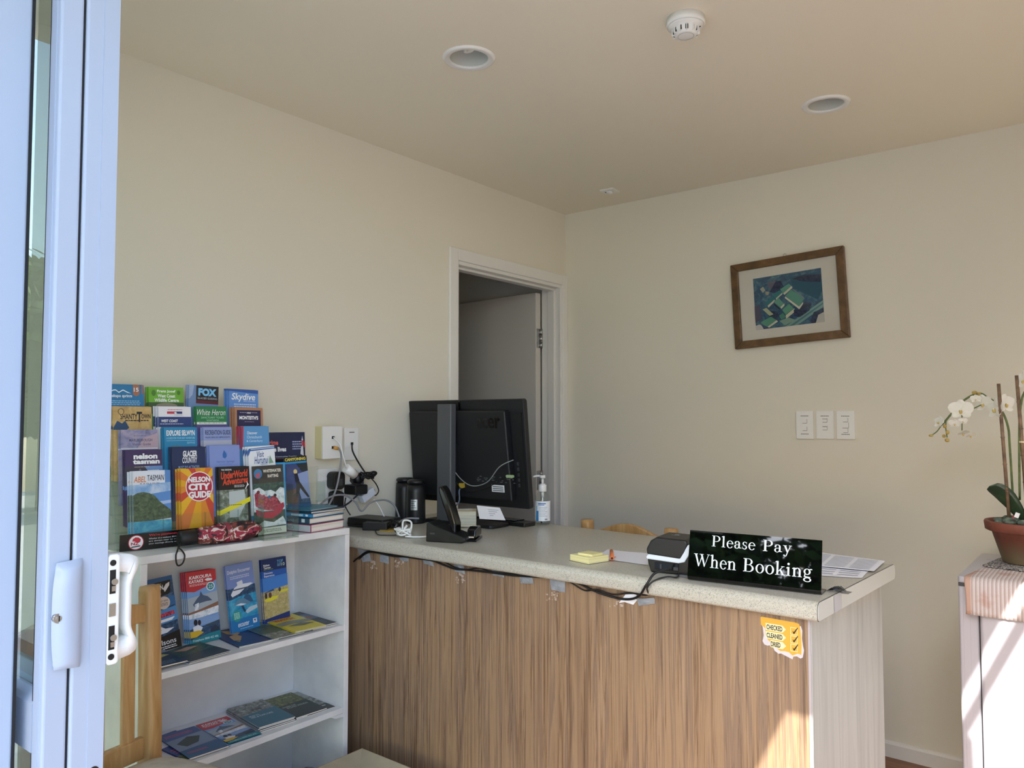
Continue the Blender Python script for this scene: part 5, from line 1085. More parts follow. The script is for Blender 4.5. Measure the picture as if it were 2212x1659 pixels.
# items at the right end: whitewater in its own holder, navy landscape card, canyoning
def place(key, pxl, pyl, pxr, xp, lab, lean=7, roll=0, rz=None, grp='brochures in the tiered rack'):
    pt = V((xp,-2.0,0)); a = on(pxl,pyl,pt,rn); b = on(pxr,pyl,pt,rn); w,h,t,base,ops = C[key]; mid = (a+b)/2; h_ = h*.001
    o = B(key).build('brochure', label=lab, cat='brochure', group=grp); L_ = R(lean)
    o.location = mid - V((0,0,1))*h_*cos(L_) + rn*h_*sin(L_); o.location.z = max(o.location.z, SZT+.0045); o.rotation_euler = (-L_, R(roll), pi/2-rk_rot if rz is None else rz)
    o.scale = (max(.8,min(1.15,(b-a).dot(ru)/(w*.001))),1,1); return o
random.seed(4)
place('raft',547.4,1007.6,614.4,.185,'WHITEWATER RAFTING brochure with people in a red raft, front row right',5,-1.5)
place('light_blue',540,1000,616,.170,'bright blue edged brochure just behind the whitewater one',5,0)
place('tartan',530,1045,560,.160,'dark tartan patterned brochure between the cave and rafting ones',4,0)
place('crime',538,934,658,.062,'wide navy card with red and white lettering behind the rack, right end',5,0)
oc = place('canyon',618,985.5,667,.120,'CANYONING brochure with a climber by a waterfall, right of the rack',8,-2.5)
# holders for the two
def holder(name, cx, w, d, h, rot, lab, z=SZT, base=0):
    o = empty(name, (cx[0],cx[1],z), lab, 'brochure holder', rotz=rot)
    m = MB(); m.rbox(-w/2,-d/2,base,w/2,-d/2+.002,h,.008,ACRY,axis='y'); m.box(-w/2,-d/2,base,-w/2+.002,d/2,h,ACRY2); m.box(w/2-.002,-d/2,base,w/2,d/2,h,ACRY2); m.box(-w/2,-d/2,base,w/2,d/2,base+.002,ACRY2)
    m.box(-w/2,d/2-.002,base,w/2,d/2,h+.05,ACRY); m.build('pocket', o); return o
a = on_z(598,1166,SZT); holder('leaflet_holder', (a.x-.018,a.y+.018), .112, .040, .13, pi/2-rk_rot, 'small clear holder around the whitewater brochure')
o = holder('leaflet_holder', (oc.location.x+.0,oc.location.y+.018), .120, .045, .150, pi/2-rk_rot+R(4), 'small clear holder around the canyoning brochure', base=.085)
# ------------------------------------------------------------------ books right of the rack
bk = on_z(660,1150,SZT); 
bc = V((.200,-1.758,SZT)); br = R(8)
def book(z, w, d, t, cover, lab, dx=0, dy=0, rz=0, ops=(), soft=False, spine=None):
    o = empty('book', (bc.x+dx, bc.y+dy, z), lab, 'book', rotz=br+rz, group='books stacked beside the brochure rack')
    cm = pm('cover_'+cover, cover, .4)
    m = MB(); k = .0012 if soft else .0022
    m.box(-d/2,-w/2,0,d/2,w/2,k,cm); m.box(-d/2,-w/2,t-k,d/2,w/2,t,cm); m.box(-d/2,-w/2,0,d/2,-w/2+.002,t,spine or cm); m.build('cover', o)
    m = MB(); m.box(-d/2+.003,-w/2+.002,k,d/2-.003,w/2-.003,t-k,PAGES); m.build('pages', o)
    if ops:
        m = MB(); m.keep = True; M = Matrix(((1,0,0,0),(0,0,1,-w/2-.0004),(0,1,0,0),(0,0,0,1)))
        for op in ops:
            if op[0] == 't': m.text(op[1], op[2], op[4], op[3], op[5], ink(op[6]), M)
            else: m.box(op[1],-w/2-.0003,op[3],op[2],-w/2+.0002,op[4],ink(op[5]))
        m.build('spine_print', o)
    return o
book(SZT+.0003, .150,.145,.026,'#9a4a66','pink edged hardback book with grey spine, bottom of the stack',0,0,0,(('b',-.07,.07,.003,.023,'#b9bcc0'),('t','LAND',-.06,.0,.007,.019,'#8a8d92')))
book(SZT+.0268, .150,.140,.020,'#2c4a5c','dark blue book with pale block on its spine, second from bottom',.0,.0,R(-2),(('t','Zealand',-.065,.0,.005,.015,'#8fb4c6'),('b',.035,.05,.005,.016,'#cfd8dc')))
book(SZT+.0472, .150,.140,.012,'#2a7fb0','bright blue paperback, third from bottom of the stack',0,.002,R(3),(('b',-.02,.03,.003,.009,'#b8cfd8'),('b',.04,.05,.003,.009,'#dfe6ea')),True)
book(SZT+.0596, .145,.150,.007,'#2c3a4a','thin dark paperback with worn cream pages, near the top of the stack',.0,.004,R(-4),(),True)
book(SZT+.0670, .140,.160,.005,'#3f7f9a','thin teal booklet lying on top of the book stack',-.02,-.012,R(6),(),True)

# ------------------------------------------------------------------ folded umbrella
ua = on_z(386,1164,SZT+.027); ub = on_z(566,1140,SZT+.034); ud = (ub-ua); UL = ud.length
um = empty('umbrella', ua, 'folded red and brown patterned umbrella with a black handle on the shelf top', 'umbrella'); um.rotation_euler = ud.to_track_quat('X','Z').to_euler()
m = MB(); m.lathe([(0,0),(.018,0),(.021,.004),(.021,.044),(.019,.048)], pm('black rubber handle','#0d0e10',.5), 24, TX((0,0,0),0,0,pi/2)); m.build('handle', um)
UMB = pm('red patterned umbrella cloth', '#8d2c3c', .6); mp = mapped(UMB, (22,22,22)); n1 = noise(UMB, mp, 1.4, 2, .5, .8)
cA = ramp(UMB, n1, [(.36,'#2b1c22'),(.40,'#7a3a30'),(.47,'#8a4a3c'),(.49,'#dccdc8'),(.525,'#cdb8b4'),(.535,'#9c2c40'),(.62,'#a2304a'),(.64,'#3a1a22')], 'CONSTANT'); setc(UMB, cA)
m = MB(); seg = 30; nz = 30; vs = []; rg = random.Random(11); ph = [rg.uniform(0,6) for _ in range(6)]
for i in range(nz+1):
    t = i/nz; x = .046+(UL-.050)*t; base = .020+.007*sin(pi*min(1,t*1.05))**.7+.004*t
    if t > .86: base *= max(.35, 1-(t-.86)/.14*.6)
    for j in range(seg): 
        a = 2*pi*j/seg; rr = base*(1+.16*sin(7*a+9*t+ph[0])+.07*sin(3*a-12*t+ph[1])+.05*sin(11*a+20*t)); vs.append((x, rr*cos(a), rr*sin(a)*.86))
fs = [(i*seg+j, i*seg+(j+1)%seg, (i+1)*seg+(j+1)%seg, (i+1)*seg+j) for i in range(nz) for j in range(seg)]; fs += [tuple(range(seg)), tuple(nz*seg+k for k in reversed(range(seg)))]
m.add(vs, fs, UMB, smooth=True); m.build('canopy', um)
m = MB(); m.lathe([(.0275,.0),(.0285,.003),(.0285,.011),(.0275,.014)], pm('red umbrella strap','#8f3340',.6), 26, TX((UL*.52,0,0),0,0,pi/2), cap=False); m.build('closing_strap', um)
m = MB(); e = um.matrix_basis
inv = (Matrix.Translation(ua) @ ud.to_track_quat('X','Z').to_matrix().to_4x4()).inverted()
lp = [ua+V((.004,0,-.010)), V((SX+.006, on_x(383,1184,SX+.006).y, SZT+.004))]+[on_x(x,y,SX+.007) for x,y in ((380,1200),(381,1216),(386,1222),(395,1216),(399,1200),(392,1188),(386,1183))]+[ua+V((.008,.002,-.008))]
m.tube([inv @ p for p in lp], .0022, BLK, 7, 5); m.build('wrist_loop', um)

# ------------------------------------------------------------------ brochures standing on the middle shelf, leaning on the back
def stand(key, pxl, pyb, pxr, z, xb, lean, lab, nb=0, roll=0, rz=0, grp='brochures leaning at the back of the middle shelf', edge=PAGES):
    a = on_x(pxl,pyb,xb); b = on_x(pxr,pyb,xb); o = B(key,edge).build('brochure', label=lab, cat='brochure', group=grp)
    o.location = (xb, (a.y+b.y)/2, z+.0004+abs(sin(R(roll)))*.05); o.rotation_euler = (-R(lean), R(roll), pi/2+R(rz))
    for k in range(nb):
        c = o.copy(); COL.objects.link(c); c['label'] = 'spare copy stacked behind the '+' '.join(lab.split(',')[0].split()[:9]); c['group'] = 'spare copies behind one leaning brochure'
        c.location = o.location + V((-.0055*(k+1), -.003*(k+1), 0))
    return o
z2 = SH[0]
stand('park',322,1400,394,z2,.120,12,'black and blue boat trip brochure, half hidden by the chair post',0,-2,6)
stand('kayak',412,1375,476,z2,.115,11,'KAIKOURA KAYAKS brochure with red top and leaping dolphin',3,1,2)
stand('dolphin',500,1355,563,z2,.105,9,'Dolphin Encounter brochure with a white boat over two dolphins',1,-2.5,2)
stand('topten',570,1336,628,z2,.095,7,'blue brochure with yellow kayaks on golden water, right end',1,0,3)
# ------------------------------------------------------------------ brochures lying flat
def flat(key, c4, z, lab, rz, n=1, grp='brochures lying flat on the shelves', sx=1, t=None, names='brochure', dz=.0018, jit=.004):
    w,h,tt,base,ops = C[key]; p = on_z(c4[0],c4[1],z); p.x = min(max(p.x,.150),.166); yw = w*.0005*sx+(h*.0005)*abs(cos(R(rz)))+.008; p.y = min(max(p.y, SY0+T+yw), SY1-T-yw); last = None
    for k in range(n):
        if last is None:
            o = B(key).build(names, label=lab, cat='brochure', group=grp); last = o
        else:
            o = last.copy(); COL.objects.link(o); o['label'] = 'copy lying underneath the '+' '.join(lab.split(',')[0].split()[:10]); o['group'] = 'copies under one flat brochure'
        o.scale = (sx,1,1)
        zz = z+tt*.001+.0004+(n-1-k)*(tt*.001+dz*.4)
        o.rotation_euler = (-pi/2, 0, R(rz)+(random.uniform(-.03,.03) if k else 0)); hh = h*.001/2; ang = o.rotation_euler.z
        o.location = (p.x+hh*sin(ang)+(random.uniform(-jit,jit) if k else 0), p.y-hh*cos(ang)+(random.uniform(-jit,jit) if k else 0), zz)
    return last
random.seed(8)
# flat: local X -> width, local Z(up) -> +Y before rotation. rz=90 makes the top edge point to the wall
flat('flat_hammock',(425,1415),z2,'grey green magazine with faint blue script, behind the chair post',94,3,sx=.85)
flat('flat_teal',(375,1440),z2+.0085,'dark teal leaflet at the left front of the middle shelf',86,2)
flat('flat_map',(512,1372),z2,'navy brochure with a golden map of islands, lying flat',84,2,sx=.85)
flat('flat_river',(590,1362),z2+.0055,'grey brochure with white water photo, lying flat beside the yellow one',86,1,sx=.7)
flat('flat_whale',(646,1350),z2+.0082,'yellow brochure with orange lettering and grey whales, lying flat',85,2,sx=.75)
flat('flat_dark',(705,1333),z2,'dark magazine pile at the right end of the middle shelf',88,4,dz=.002,sx=.62,jit=.002)
z3 = SH[1]
flat('flat_navy',(365,1598),z3,'navy leaflet with pink text at the left of the lower shelf',94,2)
flat('flat_blue',(425,1610),z3+.0036,'blue magazine with a green island photo on the lower shelf',86,2,sx=.75)
flat('kayak',(492,1580),z3,'red topped kayak brochure lying flat on the lower shelf',86,2)
flat('flat_explore',(556,1548),z3,'teal and grey booklet, topmost of the pile on the lower shelf',84,4,dz=.0045,sx=.8,jit=.003)
flat('flat_moss',(628,1524),z3,'dark green booklet with mossy bush photo on the lower shelf',86,2,dz=.0025,sx=.75)
flat('flat_sketch',(698,1505),z3,'grey booklet with a sketched landscape, right end of the lower shelf',88,1,sx=.7)
z4 = SH[2]
GB = ramped('grey plastic bag','#6b6a70',(1,1,1),[(.3,'#525158'),(.7,'#86858c')],.35,18,4,bmp=.5)
a = on_z(560,1655,z4+.03); m = MB(); vs = []; n = 14; rg = random.Random(2)
for i in range(n+1):
    for j in range(n+1):
        u, v = i/n, j/n; e = sin(pi*u)*sin(pi*v); vs.append((.05+.19*u, a.y-.14+.28*v, z4+.007+ (e**.5)*(.035+.012*sin(9*u+5*v)+rg.uniform(-.003,.004))))
fs = [(i*(n+1)+j,(i+1)*(n+1)+j,(i+1)*(n+1)+j+1,i*(n+1)+j+1) for i in range(n) for j in range(n)]
m.add(vs, fs, GB, smooth=True); m.build('plastic_bag', label='crumpled grey plastic bag on the bottom shelf', cat='bag')
a = on_z(640,1656,z4); o = B('flat_sketch').build('leaflet', label='white and black leaflet on the bottom shelf at the right', cat='leaflet'); o.rotation_euler = (-pi/2,0,R(80)); o.location = (a.x+.02,a.y-.01,z4+.002); o.scale = (.6,1,.6)

# ------------------------------------------------------------------ open carton in front of shelf and counter
CARD = ramped('brown kraft cardboard','#a3987f',(1,1,1),[(.3,'#998e76'),(.7,'#ac9f86')],.8,10,4)
pk_ = on(782,1616,V((.36,0,0)),(1,0,0)); bx = empty('cardboard_box', (.36,pk_.y,0), 'open brown cardboard box on the floor between the shelf and the counter', 'box')
zb = pk_.z; print('box', pk_)
m = MB(); L1, L2 = .34, .44
m.box(0,-L2,0,.003,0,zb,CARD); m.box(0,-.003,0,L1,0,zb,CARD); m.box(L1-.003,-L2,0,L1,0,zb-.002,CARD); m.box(0,-L2,0,L1,-L2+.003,zb-.002,CARD); m.box(0,-L2,0,L1,0,.003,CARD); m.build('carton', bx)
m = MB(); m.add([(.0,-.003,zb),(L1,-.003,zb-.001),(L1-.03,-.11,zb-.075),(.03,-.11,zb-.078)],[(0,1,2,3)],CARD); m.add([(.003,0,zb),(.003,-L2,zb-.001),(.10,-L2+.03,zb-.07),(.10,-.03,zb-.075)],[(0,1,2,3)],CARD)
f = m.build('flap', bx); s = f.modifiers.new('thick','SOLIDIFY'); s.thickness = .002
# ================================================================== CHAIRS
CUSH = ramped('cream vinyl seat','#b9b3a4',(1,1,1),[(.35,'#b0a999'),(.65,'#c2bcad')],.5,30,3,bmp=.05)
def chair(loc, rz, label, hb=.915, w=.40):
    # origin on the floor below the middle of the back; seat extends towards -Y
    o = empty('dining_chair', loc, label, 'chair', rotz=rz, group='light wooden dining chairs')
    hw = w/2
    for s in (-1,1):
        m = MB(); vs = []; prof = [(0,0,.022),(.42,0,.024),(.46,0,.025),(.60,.003,.024),(.80,.010,.022),(hb-.012,.014,.021),(hb,.014,.017)]
        for z, dy, r in prof: 
            for k in range(12):
                a = 2*pi*k/12; cx_ = abs(cos(a))**.5*(1 if cos(a) > 0 else -1); sy_ = abs(sin(a))**.5*(1 if sin(a)>0 else -1); vs.append((s*(hw-.018)+.021*cx_, dy+r*sy_, z))
        n = 12; L = len(prof); fs = [(i*n+k, i*n+(k+1)%n, (i+1)*n+(k+1)%n, (i+1)*n+k) for i in range(L-1) for k in range(n)]+[tuple(reversed(range(n))), tuple((L-1)*n+k for k in range(n))]
        m.add(vs, fs, WOODL, smooth=True); m.build('back_post', o)
        MB().rbox(s*(hw-.018)-.018,-.43,0,s*(hw-.018)+.018,-.394,.4615,.006,WOODL).build('leg', o)
    m = MB(); n = 16; vs = []
    for k in range(n+1):
        t = k/n; x = -hw+.036+(w-.072)*t; zt_ = hb-.022-.018+.040*sin(pi*t)**1.6; zb_ = hb-.082+.008*sin(pi*t)
        vs += [(x,.002,zb_),(x,.024,zb_),(x,.024,zt_),(x,.002,zt_)]
    fs = [(4*k+a, 4*k+(a+1)%4, 4*k+4+(a+1)%4, 4*k+4+a) for k in range(n) for a in range(4)]+[(0,1,2,3),(4*n+3,4*n+2,4*n+1,4*n)]
    m.add(vs, fs, WOODL); m.build('crest_rail', o, bevel=.003)
    MB().box(-hw+.036,-.004,.515,hw-.036,.016,.565,WOODL).build('lower_rail', o, bevel=.003)
    for k in range(4):
        x = -hw+.036+(w-.072)*(k+.5)/4; m = MB(); 
        m.add([(x-.016,.002,.56),(x+.016,.002,.56),(x+.016,.014,.56),(x-.016,.014,.56),(x-.016,.006,hb-.075),(x+.016,.006,hb-.075),(x+.016,.018,hb-.075),(x-.016,.018,hb-.075)],[(0,3,2,1),(4,5,6,7),(0,1,5,4),(1,2,6,5),(2,3,7,6),(3,0,4,7)],WOODL); m.build('back_slat', o, bevel=.002)
    m = MB(); m.box(-hw+.02,-.42,.410,hw-.02,-.402,.4615,WOODL); m.box(-hw+.02,-.02,.410,hw-.02,-.002,.4615,WOODL); 
    for s in (-1,1): m.box(s*(hw-.03)-.009,-.41,.410,s*(hw-.03)+.009,-.01,.4615,WOODL)
    m.build('seat_frame', o, bevel=.002)
    m = MB(); n = 16; vs = []; fs = []
    for i in range(n+1):
        for j in range(n+1):
            u, v = 2*i/n-1, 2*j/n-1
            x = u*(hw+.008)*(1-.03*v*v); y = -.225-v*.215*(1-.04*u*u); e = (1-abs(u)**6)*(1-abs(v)**6); vs.append((x,y,.474+.066*max(0,e)**.33+.008*(1-u*u)*(1-v*v)))
    fs = [(i*(n+1)+j,(i+1)*(n+1)+j,(i+1)*(n+1)+j+1,i*(n+1)+j+1) for i in range(n) for j in range(n)]
    m.add(vs, fs, CUSH, smooth=True); m.box(-hw+.004,-.432,.462,hw-.004,-.018,.4735,CUSH); m.build('seat_cushion', o)
    return o
p = on(325,1262,V((0,-2.41,0)),(0,1,0)); print('chair post', p)
# chair by the shelf: faces into the room (+x), its back nearest the shelf end
CW = .385
rz1 = R(90+12.5)
c1_ = V((.438,-2.398,0)) - V((cos(rz1),sin(rz1),0))*(CW/2-.018)
chair(c1_, rz1, 'light wooden slat back chair with cream seat, in front by the bookshelf', .915, CW)
a = on_y(1267,1130,-.87); b = on_y(1455,1150,-.87); print('chair2', a, b)
chair(V(((a.x+b.x)/2,-.86,0)), pi+R(-3), 'light wooden chair behind the counter, only its curved top rail showing', (a.z+b.z)/2+.014, (b-a).length+.034)

# ================================================================== BAR FRIDGE
FZ = .850; fx0, fy0 = 1.883, -.675
WEN = pm('white fridge enamel', '#bab8c2', .3)
fg = empty('bar_fridge', (fx0,fy0,0), 'white bar fridge at the right with a towel over its top', 'fridge')
m = MB(); m.rbox(0,.03,.02,.56,.50,FZ-.020,.012,WEN); m.build('cabinet', fg, bevel=.003)
m = MB(); m.rbox(-.002,.0,FZ-.0195,.562,.51,FZ,.012,WEN); m.build('top_panel', fg, bevel=.004, seg=3)
m = MB(); m.rbox(0,.0,.03,.052,.0295,FZ-.030,.006,WEN); m.box(.012,-.001,.035,.030,.0,FZ-.035,WEN); m.build('side_trim', fg, bevel=.002)
m = MB(); m.box(.0,.004,FZ-.0295,.56,.028,FZ-.0198,DGREY); m.build('gap_strip', fg)
m = MB(); m.rbox(.056,-.018,.05,.558,.0295,FZ-.032,.010,WEN); m.build('fridge_door', fg, bevel=.004, seg=3)
m = MB(); m.box(.0522,.002,.05,.0558,.028,FZ-.032,BLACKR); m.build('door_seal', fg)
m = MB(); m.lathe([(.016,0),(.016,.001),(.012,.0012)], pm('grey hinge cover','#a4a4a6',.4), 20, TX((.075,.40,FZ))); m.rbox(.03,.36,FZ,.12,.44,FZ+.0012,.004,WEN); m.build('hinge_cover', fg)
for x in (.04,.52):
    for y in (.06,.46): MB().cyl((x,y,0),(x,y,.0202),.016,BLACKR,14).build('foot', fg)
# towel
TW = pm('pink striped waffle towel', '#d9cfca', .85); 
mp = mapped(TW, (1,1,1)); N_, L_, b_ = nodes(TW); sx = N_.new('ShaderNodeSeparateXYZ'); L_.new(mp.outputs[0], sx.inputs[0])
def mth(op, a, b=None):
    n = N_.new('ShaderNodeMath'); n.operation = op
    for i, v in enumerate((a,b)):
        if v is None: continue
        if isinstance(v,(int,float)): n.inputs[i].default_value = v
        else: L_.new(v, n.inputs[i])
    return n.outputs[0]
st = mth('FRACT', mth('MULTIPLY', sx.outputs[0], 98)); cA = ramp(TW, st, [(0,'#bfb0ae'),(.32,'#d6d0d0'),(.62,'#d8d3d4'),(.7,'#ab9793'),(.9,'#bfb0ae')])
bd = mth('LESS_THAN', sx.outputs[0], .036); nz_ = noise(TW, mp, 16, 3); pk3 = ramp(TW, nz_, [(.55,'#ffffff'),(.66,'#f0dcd2')])
setc(TW, mixc(TW, 1, mixc(TW, bd, cA, '#c4a393'), pk3, 'MULTIPLY')); bump(TW, noise(TW, mapped(TW,(1,1,1)), 420, 2), .6, .002)
tx0 = on_y(2066,1235,fy0-.02).x - fx0 + .022; zlo = on_y(2066,1322,fy0-.02).z; zlo2 = on_y(2212,1346,fy0-.02).z
print('towel', tx0, zlo, zlo2)
m = MB(); vs = []; nx = 90; TLn = .50
path = [(.44,FZ+.003),(.30,FZ+.003),(.15,FZ+.0032),(.05,FZ+.003),(.004,FZ+.0032),(-.012,FZ+.001),(-.0215,FZ-.008),(-.0235,FZ-.03),(-.0235,FZ-.06),(-.0235,FZ-.09),(-.024,zlo)]
for i in range(nx+1):
    x = tx0+TLn*i/nx
    for k, (y, z) in enumerate(path):
        hang = max(0,(k-5))/5; dy = -.0035*hang*(1+sin(x*98*2*pi/2))/2 - .003*hang*sin(x*23)**2
        vs.append((x+(.05*max(0,y)/.44)*(1-i/nx)+.003*sin(k*.9)*(i==0), y+dy, z+(.0006*sin(x*190) if k < 5 else 0)+(-(.006*x)*hang if k == len(path)-1 else 0)))
K = len(path); fs = [(i*K+k,(i+1)*K+k,(i+1)*K+k+1,i*K+k+1) for i in range(nx) for k in range(K-1)]
m.add(vs, fs, TW, smooth=True); tw = m.build('tea_towel', label='pink and white striped waffle tea towel draped over the fridge', cat='towel', loc=(fx0,fy0,0)); s = tw.modifiers.new('thick','SOLIDIFY'); s.thickness = .0018; s.offset = 1
# dark patterned cloth under the pot
MATP = pm('dark patterned cloth', '#4c4a4e', .85); mp = mapped(MATP, (1,1,1)); setc(MATP, ramp(MATP, noise(MATP, mp, 50, 2, .5, 2.5), [(.43,'#45444a'),(.49,'#d8d6d4'),(.56,'#4a494f')], 'CONSTANT'))
pot = on_z(2200,1192,FZ+.012); pot = V((2.035,-.370,FZ))
m = MB(); vs = []; n = 30; cxm, cym = pot.x+.02, pot.y-.02
cm_ = V((pot.x+.01,pot.y-.03,0))
m.rbox(-.125,-.125,0,.155,.13,.004,.01,MATP)
for k in range(26):
    x = -.12+.0106*k; m.add([(x,-.125,.003),(x+.0106,-.125,.003),(x+.0053,-.136,.0035)],[(0,1,2)],ink('#e4e2e0'))
o = m.build('place_mat', label='dark grey white patterned cloth mat under the orchid pot', cat='mat', loc=(pot.x+.03,pot.y-.022,FZ+.0062), rot=(0,0,R(-9)))
# ------------------------------------------------------------------ orchid in terracotta pot
PZ = FZ+.0105
TER = pm('terracotta', '#a5573c', .7); mp = mapped(TER, (6,6,3)); n1 = noise(TER, mp, 2.2, 5, .6)
N_, L_, b_ = nodes(TER); sx = N_.new('ShaderNodeSeparateXYZ'); t_ = N_.new('ShaderNodeTexCoord'); L_.new(t_.outputs['Object'], sx.inputs[0])
hz = mth('MULTIPLY', sx.outputs[2], 7.5); 
setc(TER, mixc(TER, ramp(TER, mth('ADD', hz, mth('MULTIPLY', n1, .5)), [(.35,(.0,.0,.0,1)),(.85,(1,1,1,1))]), '#7a6c54', ramp(TER, n1, [(.3,'#663a2c'),(.6,'#84493a'),(.75,'#9a6352')])))
op = empty('potted_orchid', (pot.x,pot.y,PZ), 'white orchid in a terracotta pot on top of the fridge', 'potted plant')
m = MB(); m.lathe([(.066,0),(.070,.004),(.098,.098),(.108,.1),(.116,.104),(.119,.128),(.117,.132),(.108,.132),(.104,.110),(.0,.106)], TER, 48); m.build('pot', op)
SOIL = ramped('moss and pebbles','#5a6658',(1,1,1),[(.3,'#3c463c'),(.55,'#66756a'),(.75,'#8b9a90')],.8,60,4,bmp=.6)
m = MB(); rg = random.Random(6)
m.lathe([(.103,.108),(.08,.126),(.0,.132)], SOIL, 30)
for k in range(26): a = rg.uniform(0,2*pi); r = rg.uniform(.03,.09); s_ = rg.uniform(.012,.022); m.ell((r*cos(a),r*sin(a),.124+rg.uniform(0,.012)),(s_,s_*.8,s_*.6),SOIL,10)
m.build('moss', op)
CANE = ramped('brown bamboo cane','#6a5240',(1,1,1),[(.3,'#5f4a38'),(.7,'#8d725c')],.5,40,3)
OY = pot.y
def opx(px,py,dy=0): q = on_y(px,py,OY+dy); return q-V((pot.x,pot.y,PZ))
m = MB(); a, b = opx(2180,1120,-.05), opx(2157,829,-.05); m.cyl(a,b,.0052,CANE,12)
for k in range(1,5): q = a+(b-a)*k/5; m.cyl(q-V((0,0,.002)),q+V((0,0,.002)),.0062,CANE,12)
m.build('cane', op)
m = MB(); a, b = opx(2219,1100,.0), opx(2196,811,.0); m.cyl(a,b,.0055,CANE,12)
for k in range(1,5): q = a+(b-a)*k/5; m.cyl(q-V((0,0,.002)),q+V((0,0,.002)),.0065,CANE,12)
m.cyl(a+(b-a)*.5-V((0,0,.003)), a+(b-a)*.5+V((0,0,.003)), .0085, ink('#d8c9a8'), 12)
m.build('cane', op)
STM = ramped('green orchid stem','#55683a',(1,1,1),[(.3,'#46582e'),(.7,'#6c7f48')],.45,40,3)
m = MB(); m.tube([opx(2189,1090), opx(2186,1040), opx(2181,960), opx(2178,925), opx(2168,895), opx(2150,870), opx(2132,858), opx(2118,850), opx(2098,855), opx(2076,870), opx(2060,888), opx(2046,905), opx(2034,918)], .0034, STM, 10, 5); m.build('stem', op)
m = MB(); m.tube([opx(2203,1080), opx(2202,1010), opx(2202,920), opx(2206,870), opx(2212,850), opx(2224,830)], .0034, STM, 10, 5); m.build('stem', op)
m = MB(); m.tube([opx(2034,918),opx(2024,932),opx(2013,940)],.0018,STM,8,4); m.tube([opx(2044,906),opx(2043,925),opx(2046,945)],.002,STM,8,4); m.tube([opx(2118,850),opx(2107,853)],.0018,STM,8,2); m.tube([opx(2076,870),opx(2078,900),opx(2078,930)],.0016,STM,8,3); m.tube([opx(2150,872),opx(2125,873),opx(2104,882)],.0018,STM,8,3); m.build('side_stems', op)
LEAF = ramped('dark green orchid leaf','#2f4030',(1,1,1),[(.3,'#26362a'),(.7,'#42573c')],.3,20,3)
def leaf(base, tip, w, bend, curl=.25, roll=50):
    m = MB(); n = 12; vs = []; base = V(base); tip = V(tip); d = tip-base; side = d.cross(V((0,0,1))).normalized(); side = Matrix.Rotation(R(roll),3,d.normalized()) @ side
    for i in range(n+1):
        t = i/n; c = base+d*t+V((0,0,bend*sin(pi*t*.9))); ww = w*(max(0,1-abs(2*t-1)**4)**.5)*(.55+.45*min(1,t*2))
        for j in (-1,-.5,0,.5,1): vs.append(c+side*ww*j+V((0,0,abs(j)*ww*curl)))
    m.add(vs, [(i*5+j,i*5+j+1,(i+1)*5+j+1,(i+1)*5+j) for i in range(n) for j in range(4)], LEAF, smooth=True); o = m.build('leaf', op); s = o.modifiers.new('thick','SOLIDIFY'); s.thickness = .002
leaf((.0,-.02,.125), opx(2137,1054,-.05), .030, .02); leaf((.0,-.03,.125), opx(2232,1052,-.08), .036, .02, roll=60); leaf((.02,.0,.125), (.13,-.02,.20), .034, .03); leaf((.01,.01,.125),(.03,.12,.19),.03,.03); leaf((.012,-.02,.12), opx(2215,1095,-.08)+V((.02,-.02,.03)), .030, .05)
PETAL = pm('white orchid petal', '#ecebe2', .5, **{'Subsurface Weight':.15,'Subsurface Radius':(.01,.01,.008)})
YC = pm('yellow orchid throat', '#c9b36a', .5); BUD = ramped('yellow green bud','#b39a4a',(1,1,1),[(.3,'#a8873a'),(.7,'#c4b066')],.45,60,2)
def petal(m, c, fwd, up, ang, L, Wd, cup=.18):
    fwd = fwd.normalized(); rt = fwd.cross(up).normalized(); u2 = rt.cross(fwd).normalized(); dr = u2*cos(ang)+rt*sin(ang); sd = dr.cross(fwd).normalized(); n = 7; vs = []
    for i in range(n+1):
        t = i/n; ww = Wd*(sin(pi*min(1,.10+.86*t))**.55)
        for j in (-1,-.5,0,.5,1): vs.append(c+dr*L*t+sd*ww*j+fwd*(cup*L*(t**2)*(.6)-abs(j)*ww*.18+.0012*sin(9*t+3*j)))
    m.add(vs, [(i*5+j,i*5+j+1,(i+1)*5+j+1,(i+1)*5+j) for i in range(n) for j in range(4)], PETAL, smooth=True)
def flower(px, py, s, fwd, dy=0, up=V((0,0,1))):
    c = opx(px,py,dy-.014); m = MB(); fwd = V(fwd)
    for ang, L, W_ in ((0,.9,.36),(R(128),.85,.34),(R(-128),.85,.34)): petal(m, c-fwd.normalized()*.001, fwd, up, ang, s*L, s*W_)
    for ang in (R(68),R(-68)): petal(m, c, fwd, up, ang, s, s*.52, .14)
    f = m.build('flower', op); m2 = MB(); m2.ell(c+fwd.normalized()*s*.12-V((0,0,s*.12)),(s*.13,s*.16,s*.2),YC,10); m2.ell(c+fwd.normalized()*s*.16,(s*.09,s*.1,s*.09),PETAL,8)
    m2.build('throat', f); 
flower(2076,886,0.0396,(-.1,-1,-.1)); flower(2124,872,0.0353,(-.5,-1,-.3),.01); flower(2150,884,0.0396,(-.9,-.8,.1),-.02); flower(2172,873,0.0374,(.9,-.7,.1),-.01); flower(2062,915,0.0198,(.1,-1,-.6)); flower(2028,912,0.0243,(-.6,-.7,.3),.01); flower(2080,910,0.0154,(.3,-1,-.5)); flower(2108,862,0.0176,(0,-1,-.4)); flower(2212,822,0.0330,(-.7,-.8,0)); flower(2080,936,0.0220,(.5,-.3,-1),.01); flower(2096,941,0.0198,(.6,-.2,-1),.0)
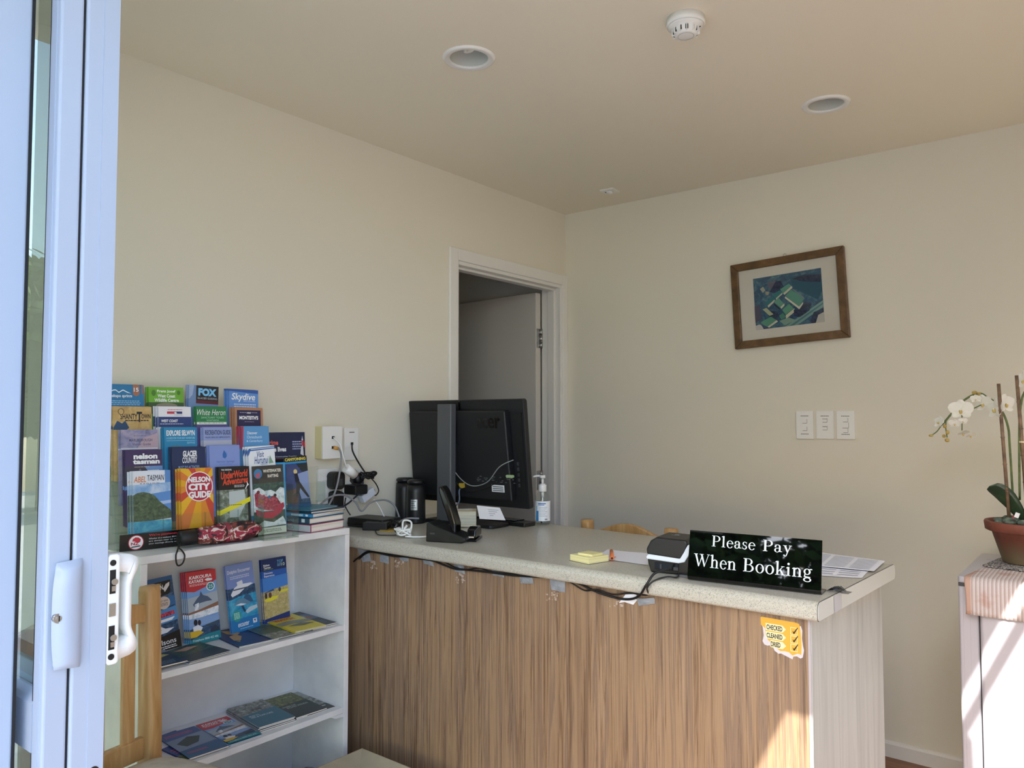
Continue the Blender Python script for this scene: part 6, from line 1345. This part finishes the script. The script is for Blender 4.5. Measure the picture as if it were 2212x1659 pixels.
for (px,py,rx,rz_) in ((2105,848,.0085,.006),(2115,851,.006,.006),(2041,921,.006,.0065),(2047,934,.006,.0075),(2039,942,.006,.0055),(2046,951,.0075,.0065),(2011,941,.0075,.0045)):
    m = MB(); m.ell(opx(px,py,-.004),(rx,.006,rz_),BUD,12); m.build('bud', op)
m = MB(); q = opx(2197,1113,-.09); m.box(-.006,-.0005,-.008,.006,.0005,.008,PAPER,Matrix.Translation(q) @ Matrix.Rotation(R(20),4,'Y')); m.box(-.002,.0006,-.012,.003,.0012,-.001,ink('#7a1c30'),Matrix.Translation(q+V((-.01,0,0)))); m.build('plant_tag', op)

# ================================================================== OUTDOORS: reflected in the sign and the door panes
LEAFY = ramped('garden tree leaves','#3f5a28',(1,1,1),[(.3,'#2a4219'),(.6,'#55752f'),(.8,'#86a24a')],.6,3,3)
BARK = pm('grey brown bark','#5d4c3c',.85)
def tree(x, y, h, r, seed, lab, n=11000):
    rg = random.Random(seed); o = empty('garden_tree', (x,y,-.05), lab, 'tree', group='trees in the garden outside')
    m = MB(); m.tube([(0,0,0),(.1,.05,h*.3),(0,.1,h*.6)], lambda t: .12-.06*t, BARK, 10, 4); m.build('trunk', o)
    m = MB(); cl = [(V((rg.uniform(-r,r)*.6,rg.uniform(-r,r)*.6,h*.56+rg.uniform(-.4,.4)*h*.6)), r*rg.uniform(.3,.55)) for _ in range(16)]
    vs = []; fs = []
    for k in range(n):
        c, q = cl[k%16]; d = V((rg.gauss(0,1),rg.gauss(0,1),rg.gauss(0,1))).normalized()*q*rg.uniform(.6,1.05); p = c+d; a = V((rg.gauss(0,1),rg.gauss(0,1),rg.gauss(0,.6))).normalized()*.13; b = a.cross(V((rg.gauss(0,1),rg.gauss(0,1),rg.gauss(0,1)))).normalized()*.06
        i = len(vs); vs += [p-a,p+b,p+a,p-b]; fs.append((i,i+1,i+2,i+3))
    m.add(vs, fs, LEAFY); m.build('crown', o, kind=None)
tree(-1.3,-9.5,4.7,2.4,1,'leafy garden tree behind the viewer, left of centre')
tree(2.3,-10.4,5.5,2.7,2,'leafy garden tree behind the viewer, right of centre')
tree(-10.5,-7.0,4.0,2.0,3,'leafy garden tree far out to the left')
tree(-15.5,-9.5,4.6,2.6,4,'tallest leafy garden tree far out to the left')
